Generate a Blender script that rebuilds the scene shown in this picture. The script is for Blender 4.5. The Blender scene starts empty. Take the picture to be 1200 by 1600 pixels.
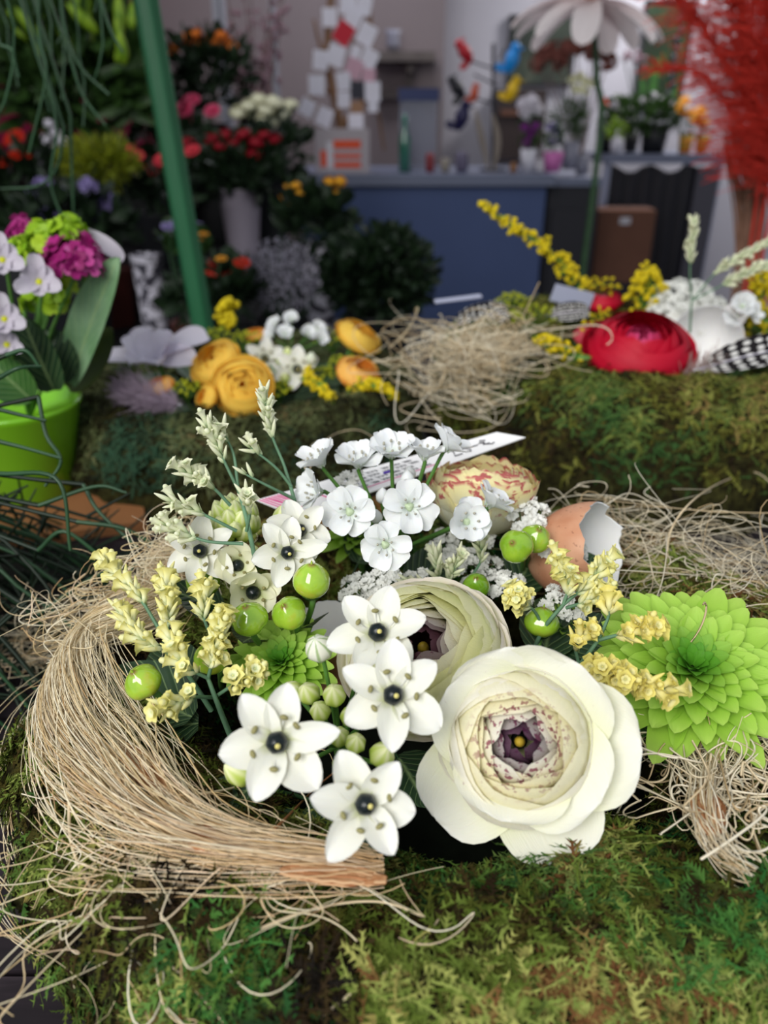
import bpy, math, random
import numpy as np
from mathutils import Vector, Matrix
PI = math.pi
rng = np.random.default_rng(7)
random.seed(7)
S = bpy.context.scene
COL = S.collection

# ---------------------------------------------------------------- camera
CAM = np.array([0.0, 0.0, 1.25]); PITCH = math.radians(27.0); FPX = 1200.0
cd = bpy.data.cameras.new('camera'); cam = bpy.data.objects.new('camera', cd); COL.objects.link(cam)
cam.location = CAM; cam.rotation_euler = (PI/2-PITCH, 0, 0)
cd.sensor_fit = 'VERTICAL'; cd.sensor_height = 36.0; cd.lens = 27.0
cd.clip_start = 0.01; cd.clip_end = 60
cd.dof.use_dof = True; cd.dof.focus_distance = 0.31; cd.dof.aperture_fstop = 7.5
S.camera = cam
# ---------------------------------------------------------------- world, lights, exposure
w = bpy.data.worlds.new('sky'); S.world = w; w.use_nodes = True
bg = w.node_tree.nodes['Background']
bg.inputs[0].default_value = (0.86, 0.93, 1.0, 1); bg.inputs[1].default_value = 0.55
def area(name, loc, rot, size, power, col=(1, 1, 1), sy=None):
    l = bpy.data.lights.new(name, 'AREA'); l.energy = power; l.color = col; l.size = size
    if sy: l.shape = 'RECTANGLE'; l.size_y = sy
    o = bpy.data.objects.new(name, l); COL.objects.link(o); o.location = loc; o.rotation_euler = rot
    return o
area('daylight_opening', (-0.9, -1.35, 2.55), Vector((0.9, 1.75, -1.5)).to_track_quat('-Z', 'Y').to_euler(), 1.4, 64, (1.0, 0.985, 0.95))
area('shop_ceiling_lamp', (1.55, 4.35, 2.4), (0, 0, 0), 0.4, 30, (1.0, 0.97, 0.93))
area('shop_strip_lamp', (-0.2, 3.6, 2.5), (0, 0, 0), 0.8, 13, (0.90, 0.92, 1.0))
S.view_settings.view_transform = 'Standard'; S.view_settings.look = 'None'
S.view_settings.gamma = 1; S.view_settings.use_curve_mapping = False
S.view_settings.exposure = 0.0
S.cycles.use_denoising = True
S.cycles.max_bounces = 6; S.cycles.transparent_max_bounces = 6
S.cycles.caustics_reflective = False; S.cycles.caustics_refractive = False

# ---------------------------------------------------------------- placing helpers
cp, sp_ = math.cos(PITCH), math.sin(PITCH)
FWD = np.array([0, cp, -sp_]); UPV = np.array([0, sp_, cp]); RGT = np.array([1.0, 0, 0])
def ray(px, py): return FWD + RGT*((px-600)/FPX) - UPV*((py-800)/FPX)
def P(px, py, d): return CAM + ray(px, py)*d
def PZ(px, py, z): r = ray(px, py); return CAM + r*((z-CAM[2])/r[2])
def PY(px, py, y): r = ray(px, py); return CAM + r*(y/r[1])
def tocam(p): v = CAM-np.asarray(p); return v/np.linalg.norm(v)
def nrm(v): v = np.asarray(v, float); return v/(np.linalg.norm(v)+1e-12)
def frame(n, roll=0.0, hint=(0, 0, 1)):
    n = nrm(n); h = np.asarray(hint, float)
    if abs(np.dot(n, nrm(h))) > .98: h = np.array([0, 1.0, 0])
    x = nrm(np.cross(h, n)); y = np.cross(n, x)
    c, s = math.cos(roll), math.sin(roll)
    return np.stack([x*c+y*s, -x*s+y*c, n], 1)      # columns
def rotz(a):
    c, s = math.cos(a), math.sin(a); return np.array([[c, -s, 0], [s, c, 0], [0, 0, 1.0]])
def mat4(R, p, s=1.0):
    M = Matrix.Identity(4)
    for i in range(3):
        for j in range(3): M[i][j] = float(R[i, j]*s)
        M[i][3] = float(p[i])
    return M
_H = rng.random((32, 32, 32))
def vnoise(p, sc=1.0):
    q = np.asarray(p)*sc+100.0; i = np.floor(q).astype(int); f = q-i; f = f*f*(3-2*f); i %= 32; j = (i+1) % 32
    def h(a, b, c): return _H[a, b, c]
    x0, y0, z0 = i[..., 0], i[..., 1], i[..., 2]; x1, y1, z1 = j[..., 0], j[..., 1], j[..., 2]
    fx, fy, fz = f[..., 0], f[..., 1], f[..., 2]
    a = h(x0, y0, z0)*(1-fx)+h(x1, y0, z0)*fx; b = h(x0, y1, z0)*(1-fx)+h(x1, y1, z0)*fx
    c = h(x0, y0, z1)*(1-fx)+h(x1, y0, z1)*fx; d = h(x0, y1, z1)*(1-fx)+h(x1, y1, z1)*fx
    return (a*(1-fy)+b*fy)*(1-fz)+(c*(1-fy)+d*fy)*fz
def catmull(pts, n):
    pts = np.asarray(pts, float); pts = np.vstack([2*pts[0]-pts[1], pts, 2*pts[-1]-pts[-2]])
    k = len(pts)-3; t = np.linspace(0, k-1e-6, n); i = t.astype(int); f = (t-i)[:, None]
    a, b, c, d = pts[i], pts[i+1], pts[i+2], pts[i+3]
    return .5*(2*b+(c-a)*f+(2*a-5*b+4*c-d)*f**2+(3*b-a-3*c+d)*f**3)

# ---------------------------------------------------------------- mesh builder
class MB:
    def __init__(s): s.V = []; s.Q = []; s.T = []; s.U = []; s.A = []; s.qm = []; s.tm = []; s.n = 0
    def add(s, V, Q=None, T=None, uv=None, var=(0, 0, 0), mi=0):
        V = np.asarray(V, float).reshape(-1, 3); n = len(V)
        s.V.append(V); s.U.append(np.zeros((n, 2)) if uv is None else np.asarray(uv, float).reshape(-1, 2))
        a = np.asarray(var, float); s.A.append(np.broadcast_to(a, (n, 3)).copy() if a.ndim == 1 else a.reshape(-1, 3))
        if Q is not None and len(Q): s.Q.append(np.asarray(Q)+s.n); s.qm.append(np.full(len(Q), mi))
        if T is not None and len(T): s.T.append(np.asarray(T)+s.n); s.tm.append(np.full(len(T), mi))
        s.n += n; return s
    def grid(s, G, var=(0, 0, 0), mi=0, closed=False):
        n, m = G.shape[:2]
        i = np.arange(n-1)[:, None]*m; mm = m if closed else m-1
        j = np.arange(mm)[None, :]; j2 = (j+1) % m
        Q = np.stack([i+j, i+j2, i+m+j2, i+m+j], -1).reshape(-1, 4)
        uu, vv = np.meshgrid(np.linspace(0, 1, m), np.linspace(0, 1, n))
        a = np.asarray(var, float)
        return s.add(G, Q, uv=np.stack([uu, vv], -1), var=a, mi=mi)
    def tube(s, pts, r, sides=6, var=(0, 0, 0), mi=0, cap=True):
        pts = np.asarray(pts, float); k = len(pts)
        r = np.broadcast_to(np.asarray(r, float), (k,))
        t = np.gradient(pts, axis=0); t /= np.linalg.norm(t, axis=1)[:, None]+1e-12
        u = np.cross(t[0], [0.31, 0.2, 0.93]);
        if np.linalg.norm(u) < .1: u = np.cross(t[0], [1, 0, 0])
        G = np.zeros((k, sides, 3)); a = np.arange(sides)*2*PI/sides
        for i in range(k):
            u = nrm(u-t[i]*np.dot(u, t[i])); v = np.cross(t[i], u)
            G[i] = pts[i]+r[i]*(np.cos(a)[:, None]*u+np.sin(a)[:, None]*v)
        s.grid(G, var, mi, closed=True)
        if cap and r[-1] > 1e-5:
            for e, row in ((0, G[0]), (1, G[-1])):
                V = np.vstack([row, row.mean(0)]); T = [[j, (j+1) % sides, sides] for j in range(sides)]
                s.add(V, T=T, var=var if np.ndim(var) == 1 else var[0], mi=mi)
        return s
    def fibers(s, Pn, r, sides=3, var=None, mi=0):
        Pn = np.asarray(Pn, float); N, K = Pn.shape[:2]
        r = np.broadcast_to(np.asarray(r, float), (N, K))
        t = np.gradient(Pn, axis=1); t /= np.linalg.norm(t, axis=2)[..., None]+1e-12
        ref = np.array([0.33, 0.21, 0.92]); u = np.cross(t, ref); u /= np.linalg.norm(u, axis=2)[..., None]+1e-9
        v = np.cross(t, u); a = np.arange(sides)*2*PI/sides
        G = Pn[:, :, None, :]+r[..., None, None]*(np.cos(a)[:, None]*u[:, :, None, :]+np.sin(a)[:, None]*v[:, :, None, :])
        base = (np.arange(N)*K*sides)[:, None, None]+(np.arange(K-1)*sides)[None, :, None]
        j = np.arange(sides)[None, None]; j2 = (j+1) % sides
        Q = np.stack([base+j, base+j2, base+sides+j2, base+sides+j], -1).reshape(-1, 4)
        uv = np.zeros((N, K, sides, 2)); uv[..., 1] = np.linspace(0, 1, K)[None, :, None]
        if var is None: var = rng.random((N, 3))
        A = np.broadcast_to(np.asarray(var)[:, None, None, :], (N, K, sides, 3))
        return s.add(G, Q, uv=uv, var=A, mi=mi)
    def lathe(s, prof, seg=24, M=None, p=(0, 0, 0), var=(0, 0, 0), mi=0, mod=None):
        prof = np.asarray(prof, float); a = np.arange(seg)*2*PI/seg
        G = np.zeros((len(prof), seg, 3)); rr = prof[:, 0][:, None]*np.ones(seg)
        if mod is not None: rr = rr*mod(a, prof[:, 1])
        G[..., 0] = rr*np.cos(a); G[..., 1] = rr*np.sin(a); G[..., 2] = prof[:, 1][:, None]
        if M is not None: G = G@np.asarray(M).T
        return s.grid(G+np.asarray(p), var, mi, closed=True)
    def ball(s, p, r, M=None, seg=10, rings=7, var=(0, 0, 0), mi=0, sq=1.0):
        a = np.linspace(0, PI, rings); return s.lathe(np.stack([r*np.sin(a)+1e-6, -r*sq*np.cos(a)], 1), seg, M, p, var, mi)
    def box(s, c, sz, M=None, var=(0, 0, 0), mi=0, bev=0.0):
        c = np.asarray(c, float); h = np.asarray(sz, float)/2
        V = np.array([[x, y, z] for x in (-1, 1) for y in (-1, 1) for z in (-1, 1)])*h
        if M is not None: V = V@np.asarray(M).T
        Q = [[0, 1, 3, 2], [4, 6, 7, 5], [0, 4, 5, 1], [2, 3, 7, 6], [0, 2, 6, 4], [1, 5, 7, 3]]
        for q in Q: s.add((V+c)[q], [[0, 1, 2, 3]], uv=[[0, 0], [1, 0], [1, 1], [0, 1]], var=var, mi=mi)
        return s
    def build(s, name, mats, parent=None, smooth=True, loc=None, kind=None, label=None, flatbox=False):
        me = bpy.data.meshes.new(name); V = np.concatenate(s.V); me.vertices.add(len(V))
        me.vertices.foreach_set('co', V.astype(np.float32).ravel())
        Q = np.concatenate(s.Q) if s.Q else np.zeros((0, 4), int); T = np.concatenate(s.T) if s.T else np.zeros((0, 3), int)
        L = np.concatenate([Q.ravel(), T.ravel()]).astype(np.int32)
        me.loops.add(len(L)); me.loops.foreach_set('vertex_index', L)
        nf = len(Q)+len(T); me.polygons.add(nf)
        ls = np.concatenate([np.arange(len(Q))*4, len(Q)*4+np.arange(len(T))*3]).astype(np.int32)
        me.polygons.foreach_set('loop_start', ls)
        me.polygons.foreach_set('material_index', np.concatenate([*s.qm, *s.tm]).astype(np.int32))
        me.update(calc_edges=True); me.validate()
        me.polygons.foreach_set('use_smooth', np.full(nf, smooth))
        uvl = me.uv_layers.new(name='UVMap'); U = np.concatenate(s.U)
        uvl.data.foreach_set('uv', U[L].astype(np.float32).ravel())
        at = me.attributes.new('var', 'FLOAT_VECTOR', 'POINT'); at.data.foreach_set('vector', np.concatenate(s.A).astype(np.float32).ravel())
        for m in (mats if isinstance(mats, (list, tuple)) else [mats]): me.materials.append(m)
        o = bpy.data.objects.new(name, me); COL.objects.link(o)
        if parent is not None: o.parent = parent
        if loc is not None: o.location = [float(x) for x in loc]
        if kind: o['kind'] = kind
        if label: o['label'] = label
        return o
def tag(o, label, cat, group=None, kind=None):
    o['label'] = label; o['category'] = cat
    if group: o['group'] = group
    if kind: o['kind'] = kind
    return o
def thing(name, label, cat, M=None, group=None):
    o = bpy.data.objects.new(name, None); o.empty_display_size = .01; COL.objects.link(o)
    if M is not None: o.matrix_world = M
    return tag(o, label, cat, group)
def struct(name, mb, m, smooth=False):
    o = mb.build(name, m, smooth=smooth); o['kind'] = 'structure'; return o
def inst(name, me, parent=None, M=None, label=None):
    o = bpy.data.objects.new(name, me); COL.objects.link(o)
    if parent is not None: o.parent = parent
    if M is not None: o.matrix_local = M
    if label: o['label'] = label
    return o
def copy_tree(o, M=None, label=None, parent=None):
    c = o.copy(); COL.objects.link(c)
    if parent is not None: c.parent = parent
    if M is not None: c.matrix_world = M
    if label: c['label'] = label
    for ch in list(o.children):
        copy_tree(ch, parent=c)
    return c
def mesh_of(mb, name, mats, smooth=True):
    o = mb.build(name, mats, smooth=smooth); me = o.data; bpy.data.objects.remove(o); return me
def toM(R, p, G): return np.asarray(G)@np.asarray(R).T+np.asarray(p)

# ---------------------------------------------------------------- materials
def lin(h):
    h = h.lstrip('#'); v = [int(h[i:i+2], 16)/255 for i in (0, 2, 4)]
    return tuple((c/12.92 if c <= .04045 else ((c+.055)/1.055)**2.4) for c in v)+(1.0,)
class Mt:
    def __init__(s, name, rough=.5, spec=.4, sss=0, transl=0, coat=0, metal=0, sssr=.004):
        s.m = bpy.data.materials.new(name); s.m.use_nodes = True; s.nt = s.m.node_tree; N = s.nt.nodes
        s.b = N['Principled BSDF']; s.b.inputs['Roughness'].default_value = rough
        s.b.inputs['Specular IOR Level'].default_value = spec; s.b.inputs['Metallic'].default_value = metal
        s.b.inputs['Coat Weight'].default_value = coat
        if sss: s.b.inputs['Subsurface Weight'].default_value = sss; s.b.inputs['Subsurface Radius'].default_value = (1, .8, .5); s.b.inputs['Subsurface Scale'].default_value = sssr
        s.tr = None
        if transl:
            s.tr = N.new('ShaderNodeBsdfTranslucent'); mx = N.new('ShaderNodeMixShader'); mx.inputs[0].default_value = transl
            s.nt.links.new(s.b.outputs[0], mx.inputs[1]); s.nt.links.new(s.tr.outputs[0], mx.inputs[2])
            s.nt.links.new(mx.outputs[0], N['Material Output'].inputs[0])
    def link(s, a, b): s.nt.links.new(a, b)
    def col(s, c):
        if isinstance(c, str): c = lin(c)
        if isinstance(c, tuple):
            s.b.inputs['Base Color'].default_value = c
            if s.tr: s.tr.inputs[0].default_value = c
        else:
            s.link(c, s.b.inputs['Base Color'])
            if s.tr: s.link(c, s.tr.inputs[0])
        return s
    def uv(s, k=1):
        n = s.nt.nodes.new('ShaderNodeTexCoord'); x = s.nt.nodes.new('ShaderNodeSeparateXYZ'); s.link(n.outputs['UV'], x.inputs[0]); return x.outputs[k]
    def var(s, k=0):
        n = s.nt.nodes.new('ShaderNodeAttribute'); n.attribute_name = 'var'; x = s.nt.nodes.new('ShaderNodeSeparateXYZ'); s.link(n.outputs['Vector'], x.inputs[0]); return x.outputs[k]
    def rnd(s): return s.nt.nodes.new('ShaderNodeObjectInfo').outputs['Random']
    def noise(s, sc, det=3, rough=.5, coord='Object', stretch=None):
        t = s.nt.nodes.new('ShaderNodeTexCoord'); n = s.nt.nodes.new('ShaderNodeTexNoise')
        n.inputs['Scale'].default_value = sc; n.inputs['Detail'].default_value = det; n.inputs['Roughness'].default_value = rough
        o = t.outputs[coord]
        if stretch:
            mp = s.nt.nodes.new('ShaderNodeMapping'); mp.inputs['Scale'].default_value = stretch; s.link(o, mp.inputs[0]); o = mp.outputs[0]
        s.link(o, n.inputs['Vector']); return n.outputs['Fac']
    def ramp(s, f, stops, const=False):
        r = s.nt.nodes.new('ShaderNodeValToRGB'); e = r.color_ramp.elements
        if const: r.color_ramp.interpolation = 'CONSTANT'
        while len(e) < len(stops): e.new(.5)
        for i, (p, c) in enumerate(stops):
            e[i].position = p; e[i].color = lin(c) if isinstance(c, str) else ((c, c, c, 1) if not isinstance(c, tuple) else c)
        s.link(f, r.inputs[0]); return r.outputs[0]
    def mix(s, f, a, b, mode='MIX'):
        n = s.nt.nodes.new('ShaderNodeMix'); n.data_type = 'RGBA'; n.blend_type = mode
        for k, x in ((0, f), (6, a), (7, b)):
            if isinstance(x, str): x = lin(x)
            if isinstance(x, (tuple, float, int)): n.inputs[k].default_value = x
            else: s.link(x, n.inputs[k])
        return n.outputs[2]
    def math(s, op, a, b=0.0):
        n = s.nt.nodes.new('ShaderNodeMath'); n.operation = op
        for k, x in ((0, a), (1, b)):
            if isinstance(x, (float, int)): n.inputs[k].default_value = x
            else: s.link(x, n.inputs[k])
        return n.outputs[0]
    def bump(s, f, dist=.001, st=.5):
        n = s.nt.nodes.new('ShaderNodeBump'); n.inputs['Distance'].default_value = dist; n.inputs['Strength'].default_value = st
        s.link(f, n.inputs['Height']); s.link(n.outputs[0], s.b.inputs['Normal']); return s
def simple(name, c, rough=.55, spec=.4, var=.0, sc=30, transl=0, sss=0, coat=0, metal=0):
    m = Mt(name, rough, spec, sss=sss, transl=transl, coat=coat, metal=metal); l = lin(c)
    if var:
        d = tuple(x*(1-var) for x in l[:3])+(1.,); e = tuple(min(1, x*(1+var)) for x in l[:3])+(1.,)
        m.col(m.ramp(m.noise(sc, 4), [(.3, d), (.7, e)]))
    else: m.col(l)
    return m.m
# ================================================================ flower and plant builders
def petal(L, W, p=.6, q=.5, phi0=.3, curl=-.3, cup=.25, rows=7, cols=5, wave=0, seed=0, rim=0):
    v = np.sin(np.linspace(0, 1, rows)*PI/2)**1.15; u = np.linspace(-1, 1, cols)
    wv = (v+.02)**p*(1.0001-v)**q; wv = wv/wv.max()*W
    ph = phi0+curl*v; dl = L*np.diff(v)
    x = np.concatenate([[0], np.cumsum(np.cos(ph[:-1])*dl)]); z = np.concatenate([[0], np.cumsum(np.sin(ph[:-1])*dl)])
    G = np.zeros((rows, cols, 3)); r = np.random.default_rng(seed); k = r.random()*6
    G[..., 0] = x[:, None]-np.sin(ph)[:, None]*cup*wv[:, None]*(u**2)[None]; G[..., 1] = wv[:, None]*u[None]
    G[..., 2] = z[:, None]+np.cos(ph)[:, None]*cup*wv[:, None]*(u**2)[None]
    if wave: G[..., 2] += wave*W*np.sin(v[:, None]*5+k)*u[None]+wave*W*.6*np.sin(u[None]*5+v[:, None]*4+k)*v[:, None]
    return G
def fl_k(t, f): return (f+.10)*max(0, t-.7)*3.0
def ranunculus_mesh(R, H, nl=15, seed=1, npet=4, rows=9, cols=11, inner=.10, dip=.28, low=.42, flare=.0, spread=.74, rag=0):
    r = np.random.default_rng(seed); mb = MB()
    for k in range(nl):
        t = k/(nl-1); rho = R*(inner+spread*t**.92); b = rho+R*(.07+.05*t)+flare*R*t
        zr = H*((1-dip)+dip*math.sin(PI*(.12+.62*t)))*(1-low*t**3.2)
        n = npet+1 if (t > .8 or t < .35) else npet; th0 = r.random()*6.28
        for j in range(n):
            th = th0+j*2*PI/n+r.normal()*.09; hw = 2*PI/n*(.68+.1*r.random())
            v = np.linspace(0, 1, rows); u = np.linspace(-1, 1, cols)
            hz = zr*(1+r.normal()*.035); off = r.normal()*.012*R
            sm = 1-.30*np.abs(u)**3.2+rag*r.normal(size=cols)+.02*np.sin(u*4+r.random()*6)*(.4+t)
            s = v[:, None]*sm[None]
            cl = max(0.0, 1-max(0, t-.62)/.38*1.25); bb = rho+R*(.03+(.17*cl)+.04*t)
            pe = PI-math.asin(min(.999, rho/bb)) if cl > .02 else PI*.5
            psi = np.clip(s, 0, 1.02)*pe; rad = bb*np.sin(psi)+off
            z = hz*(1-np.cos(psi))/(1-math.cos(pe))
            rad = rad+.020*R*u[None]*(.4+s)+.008*R*np.sin(u[None]*6+r.random()*6)*s+fl_k(t, flare)*R*np.clip(s-.5, 0, 1)
            a = th+u[None]*hw+0*s
            G = np.stack([rad*np.cos(a), rad*np.sin(a), z], -1)
            var = np.stack([np.full_like(rad, t), np.full_like(rad, r.random()), rad/R], -1)
            mb.grid(G, var.reshape(-1, 3))
    return mb
def outer_petals(mb, R, z, specs, seed=5):
    """specs: (angle, length, width, lift angle, curl)"""
    for i, (a, L, W, ph, cu) in enumerate(specs):
        G = petal(L, W, .42, .30, ph, cu, .22, 12, 11, .05, seed+i)
        G = G@rotz(a).T+np.array([0, 0, z]); rr = np.linalg.norm(G[..., :2], axis=-1)/R
        var = np.stack([np.full_like(rr, .97), np.full_like(rr, (i*.37) % 1), rr], -1); mb.grid(G, var.reshape(-1, 3))
    return mb
def ranunculus_mat(name, base, mid, rim, speck=None, spth=.60, sprad=.62, heart=None, rough=.55, scale=420, spall=False, transl=.25, mids=None):
    m = Mt(name, rough, .3, sss=.12, transl=transl, sssr=.003)
    n = m.noise(90, 3); v = m.math('ADD', m.uv(1), m.math('MULTIPLY', m.math('SUBTRACT', n, .5), .22))
    c = m.ramp(v, [(.15, base), (.62, mid), (.93, rim)])
    if speck:
        sp = m.ramp(m.noise(scale, 2, .6), [(spth, 0.0), (spth+.06, 1.0)])
        if spall: f = m.math('MAXIMUM', m.math('MULTIPLY', sp, m.ramp(m.uv(1), [(.55, 0.0), (.88, 1.0)])), m.math('MULTIPLY', m.ramp(m.noise(140, 2), [(.42, 0.0), (.52, 1.0)]), m.ramp(m.uv(1), [(.95, 0.0), (.985, 1.0)])))
        else: f = m.math('MULTIPLY', sp, m.ramp(m.var(2), [(sprad-.14, 1.0), (sprad+.10, .0)]))
        f = m.math('MULTIPLY', f, .85); c = m.mix(f, c, speck)
    if heart: c = m.mix(m.ramp(m.var(0), [(.03, .95), (.20, 0.0)]), c, heart)
    if mids: c = m.mix(m.ramp(m.var(0), [(.12, 0.0), (.42, .75), (.62, .55), (.85, 0.0)]), c, mids, 'MULTIPLY')
    m.col(c); m.bump(m.noise(60, 2, coord='UV', stretch=(1, .12, 1)), .0006, .35); return m.m

STEMG = simple('stem_green', '#4f7a34', .5, .4, .25, 60)
STEMD = simple('stem_dark_green', '#2c4a2c', .5, .4, .25, 60)
BLUEST = simple('stem_blue_green', '#5c7f62', .55, .4, .2, 80)
def leafmat(name, a, b, rough=.45, transl=.25, vein=True):
    m = Mt(name, rough, .45, transl=transl)
    c = m.ramp(m.noise(40, 3), [(.3, a), (.7, b)])
    if vein:
        u = m.uv(0); d = m.math('ABSOLUTE', m.math('SUBTRACT', u, .5))
        w_ = m.math('SINE', m.math('MULTIPLY', m.math('SUBTRACT', m.uv(1), m.math('MULTIPLY', d, .6)), 62.0))
        f = m.math('MULTIPLY', m.ramp(w_, [(.86, 0.0), (.98, 1.0)]), .35)
        f = m.math('MAXIMUM', f, m.ramp(d, [(.0, .6), (.05, 0.0)])); c = m.mix(f, c, '#9db77a'); m.bump(w_, .0004, .3)
    m.col(c); return m.m
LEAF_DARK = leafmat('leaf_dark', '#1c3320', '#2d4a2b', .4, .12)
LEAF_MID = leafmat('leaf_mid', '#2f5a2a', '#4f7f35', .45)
LEAF_BRIGHT = leafmat('leaf_bright', '#4f9a2a', '#8fc848', .45, .35)
FOLI_DARK = leafmat('foliage_dark', '#0f1d12', '#22361c', .5, .2, False)
FOLI_MID = leafmat('foliage_mid', '#1e3518', '#3d5c26', .5, .25, False)
FOLI_LIME = leafmat('foliage_lime', '#5e8a1c', '#a8c832', .5, .3, False)

def leaf_mb(mb, L, W, R, p, phi0=.2, curl=-.6, cup=.25, seed=0, pq=(.55, .7), var=(0, 0, 0), mi=0, rows=9, cols=5, wave=.06):
    G = petal(L, W, pq[0], pq[1], phi0, curl, cup, rows, cols, wave, seed); return mb.grid(toM(R, p, G), var, mi)

# ---- star of Bethlehem flower (shared meshes)
WHITEP = Mt('white_star_petal', .5, .35, sss=.15, transl=.22, sssr=.004)
WHITEP.col(WHITEP.ramp(WHITEP.math('ADD', WHITEP.uv(1), WHITEP.math('MULTIPLY', WHITEP.noise(150, 2), .15)), [(.08, '#c9d27a'), (.28, '#efeee0'), (.9, '#f4f3ed')]))
WHITEP.bump(WHITEP.noise(14, 1, coord='UV', stretch=(4, .3, 1)), .0005, .3); WHITEP = WHITEP.m
CREAMP = Mt('cream_star_petal', .5, .35, sss=.15, transl=.25, sssr=.004)
CREAMP.col(CREAMP.ramp(CREAMP.uv(1), [(.05, '#b9c860'), (.4, '#f0efcf'), (.95, '#f6f3de')])); CREAMP = CREAMP.m
OVARY = simple('black_green_ovary', '#0a1618', .30, .4, .3, 200)
ANTHER = simple('anther_olive', '#8a8456', .7)
ANTHY = simple('stigma_yellow', '#d8cc7c', .6)
BUDG = Mt('green_bud', .4, .4, sss=.15, transl=.15)
BUDG.col(BUDG.ramp(BUDG.math('ADD', BUDG.uv(1), BUDG.math('MULTIPLY', BUDG.math('SINE', BUDG.math('MULTIPLY', BUDG.uv(0), 37.7)), .16)), [(.1, '#9dbb3c'), (.5, '#c3d566'), (.95, '#e9ecb8')])); BUDG = BUDG.m
BUDW = Mt('white_striped_bud', .4, .4, sss=.2, transl=.15)
BUDW.col(BUDW.ramp(BUDW.math('SINE', BUDW.math('MULTIPLY', BUDW.uv(0), 37.7)), [(.3, '#f3f3e4'), (.95, '#a9bf8a')])); BUDW = BUDW.m
def star_petals(L, W, phi, curl, seed, cup=.3, q=.42, wave=.07, p=.62):
    mb = MB(); r = np.random.default_rng(seed)
    for j in range(6):
        G = petal(L*(1+.05*r.normal()), W*(1.0 if j % 2 else .86)*(1+.05*r.normal()), p, q, phi+(.0 if j % 2 else .10)+r.normal()*.08, curl+r.normal()*.1, cup, 10, 7, wave, seed+j)
        G[..., 2] += .0003*(j % 2 == 0)
        mb.grid(G@rotz(j*PI/3+r.normal()*.05).T)
    return mb
_st = {}
def star_meshes(kind, seed):
    k = (kind, seed)
    if k in _st: return _st[k]
    if kind == 'big':
        pm = mesh_of(star_petals(.0180, .0060, .24, -.22, seed, .42, .70, .13, .70), 'petals', WHITEP)
        ov = MB(); a = np.linspace(0, PI, 10); ov.lathe(np.stack([.0033*np.sin(a)+1e-6, .0036-.0036*np.cos(a)], 1), 18, mod=lambda a, z: 1+.05*np.cos(6*a)[None, :]*np.ones((10, 1)))
        ov.ball((0.0004, -.0010, .0070), .0009, seg=8, rings=5, mi=1); om = mesh_of(ov, 'ovary', [OVARY, ANTHY])
        sb = MB(); r = np.random.default_rng(seed)
        for j in range(6):
            t = j*PI/3+.3+r.normal()*.1; d = np.array([math.cos(t), math.sin(t), 0])
            sb.tube([d*.002, d*.0055+[0, 0, .0022], d*.0075+[0, 0, .0045]], [.0005, .00035, .0002], 5, mi=0)
            sb.ball(d*.0075+[0, 0, .0047], .0009, frame([-d[1], d[0], .2]), 6, 5, sq=1.6, mi=1)
        sm = mesh_of(sb, 'stamens', [WHITEP, ANTHER])
    elif kind == 'cup':
        pm = mesh_of(star_petals(.0135, .0056, .80, -.15, seed, .4, .35), 'petals', CREAMP)
        ov = MB(); ov.ball((0, 0, .0035), .0027, seg=14, rings=8); om = mesh_of(ov, 'ovary', OVARY)
        sb = MB()
        for j in range(6):
            t = j*PI/3; d = np.array([math.cos(t), math.sin(t), 0]); sb.ball(d*.0045+[0, 0, .006], .0008, seg=6, rings=5, sq=1.5)
        sm = mesh_of(sb, 'stamens', ANTHER)
    else:   # allium
        ph = .42 if kind == 'open' else .75
        pm = mesh_of(star_petals(.0112, .0052, ph, -.35, seed, .38, .22, .10, .55), 'petals', ALLP)
        ov = MB(); ov.lathe([(1e-5, 0), (.0015, .0004), (.0018, .0014), (.0009, .0024), (1e-5, .0027)], 12, mod=lambda a, z: 1+.15*np.cos(3*a)[None, :]*np.ones((5, 1)))
        om = mesh_of(ov, 'ovary', ALLO); sb = MB()
        for j in range(6):
            t = j*PI/3+.5; d = np.array([math.cos(t), math.sin(t), 0])
            sb.tube([d*.0012, d*.0028+[0, 0, .003], d*.0034+[0, 0, .0052]], [.0004, .0003, .00015], 4)
            sb.ball(d*.0034+[0, 0, .0056], .0006, seg=6, rings=4, sq=1.7, mi=1)
        sm = mesh_of(sb, 'stamens', [ALLP, ALLA])
    _st[k] = (pm, om, sm); return _st[k]
ALLP = Mt('allium_petal', .5, .35, sss=.2, transl=.25, sssr=.004)
ALLP.col(ALLP.ramp(ALLP.uv(1), [(.05, '#dfe8da'), (.3, '#f2f4f4'), (.95, '#f6f7f8')])); ALLP.bump(ALLP.noise(10, 1, coord='UV', stretch=(5, .3, 1)), .0004, .3); ALLP = ALLP.m
ALLO = simple('allium_ovary', '#b9c9a6', .5); ALLA = simple('allium_anther', '#a9a596', .7)
def put_star(parent, kind, seed, R, p, s=1.0):
    pm, om, sm = star_meshes(kind, seed)
    o = inst('flower', pm, parent, mat4(R, p, s)); inst('ovary', om, o); inst('stamens', sm, o); return o
def bud_mesh(L, W, m, tip=1.0):
    a = np.linspace(0, 1, 10); mb = MB()
    mb.lathe(np.stack([W*np.sin(PI*a**.8)**.8+1e-5, L*a], 1), 14, mod=lambda t, z: 1+.06*np.cos(6*t)[None, :]*np.ones((10, 1))); return mesh_of(mb, 'bud', m)
BUD_G = bud_mesh(.0115, .0042, BUDG); BUD_W = bud_mesh(.012, .0048, BUDW)

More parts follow.
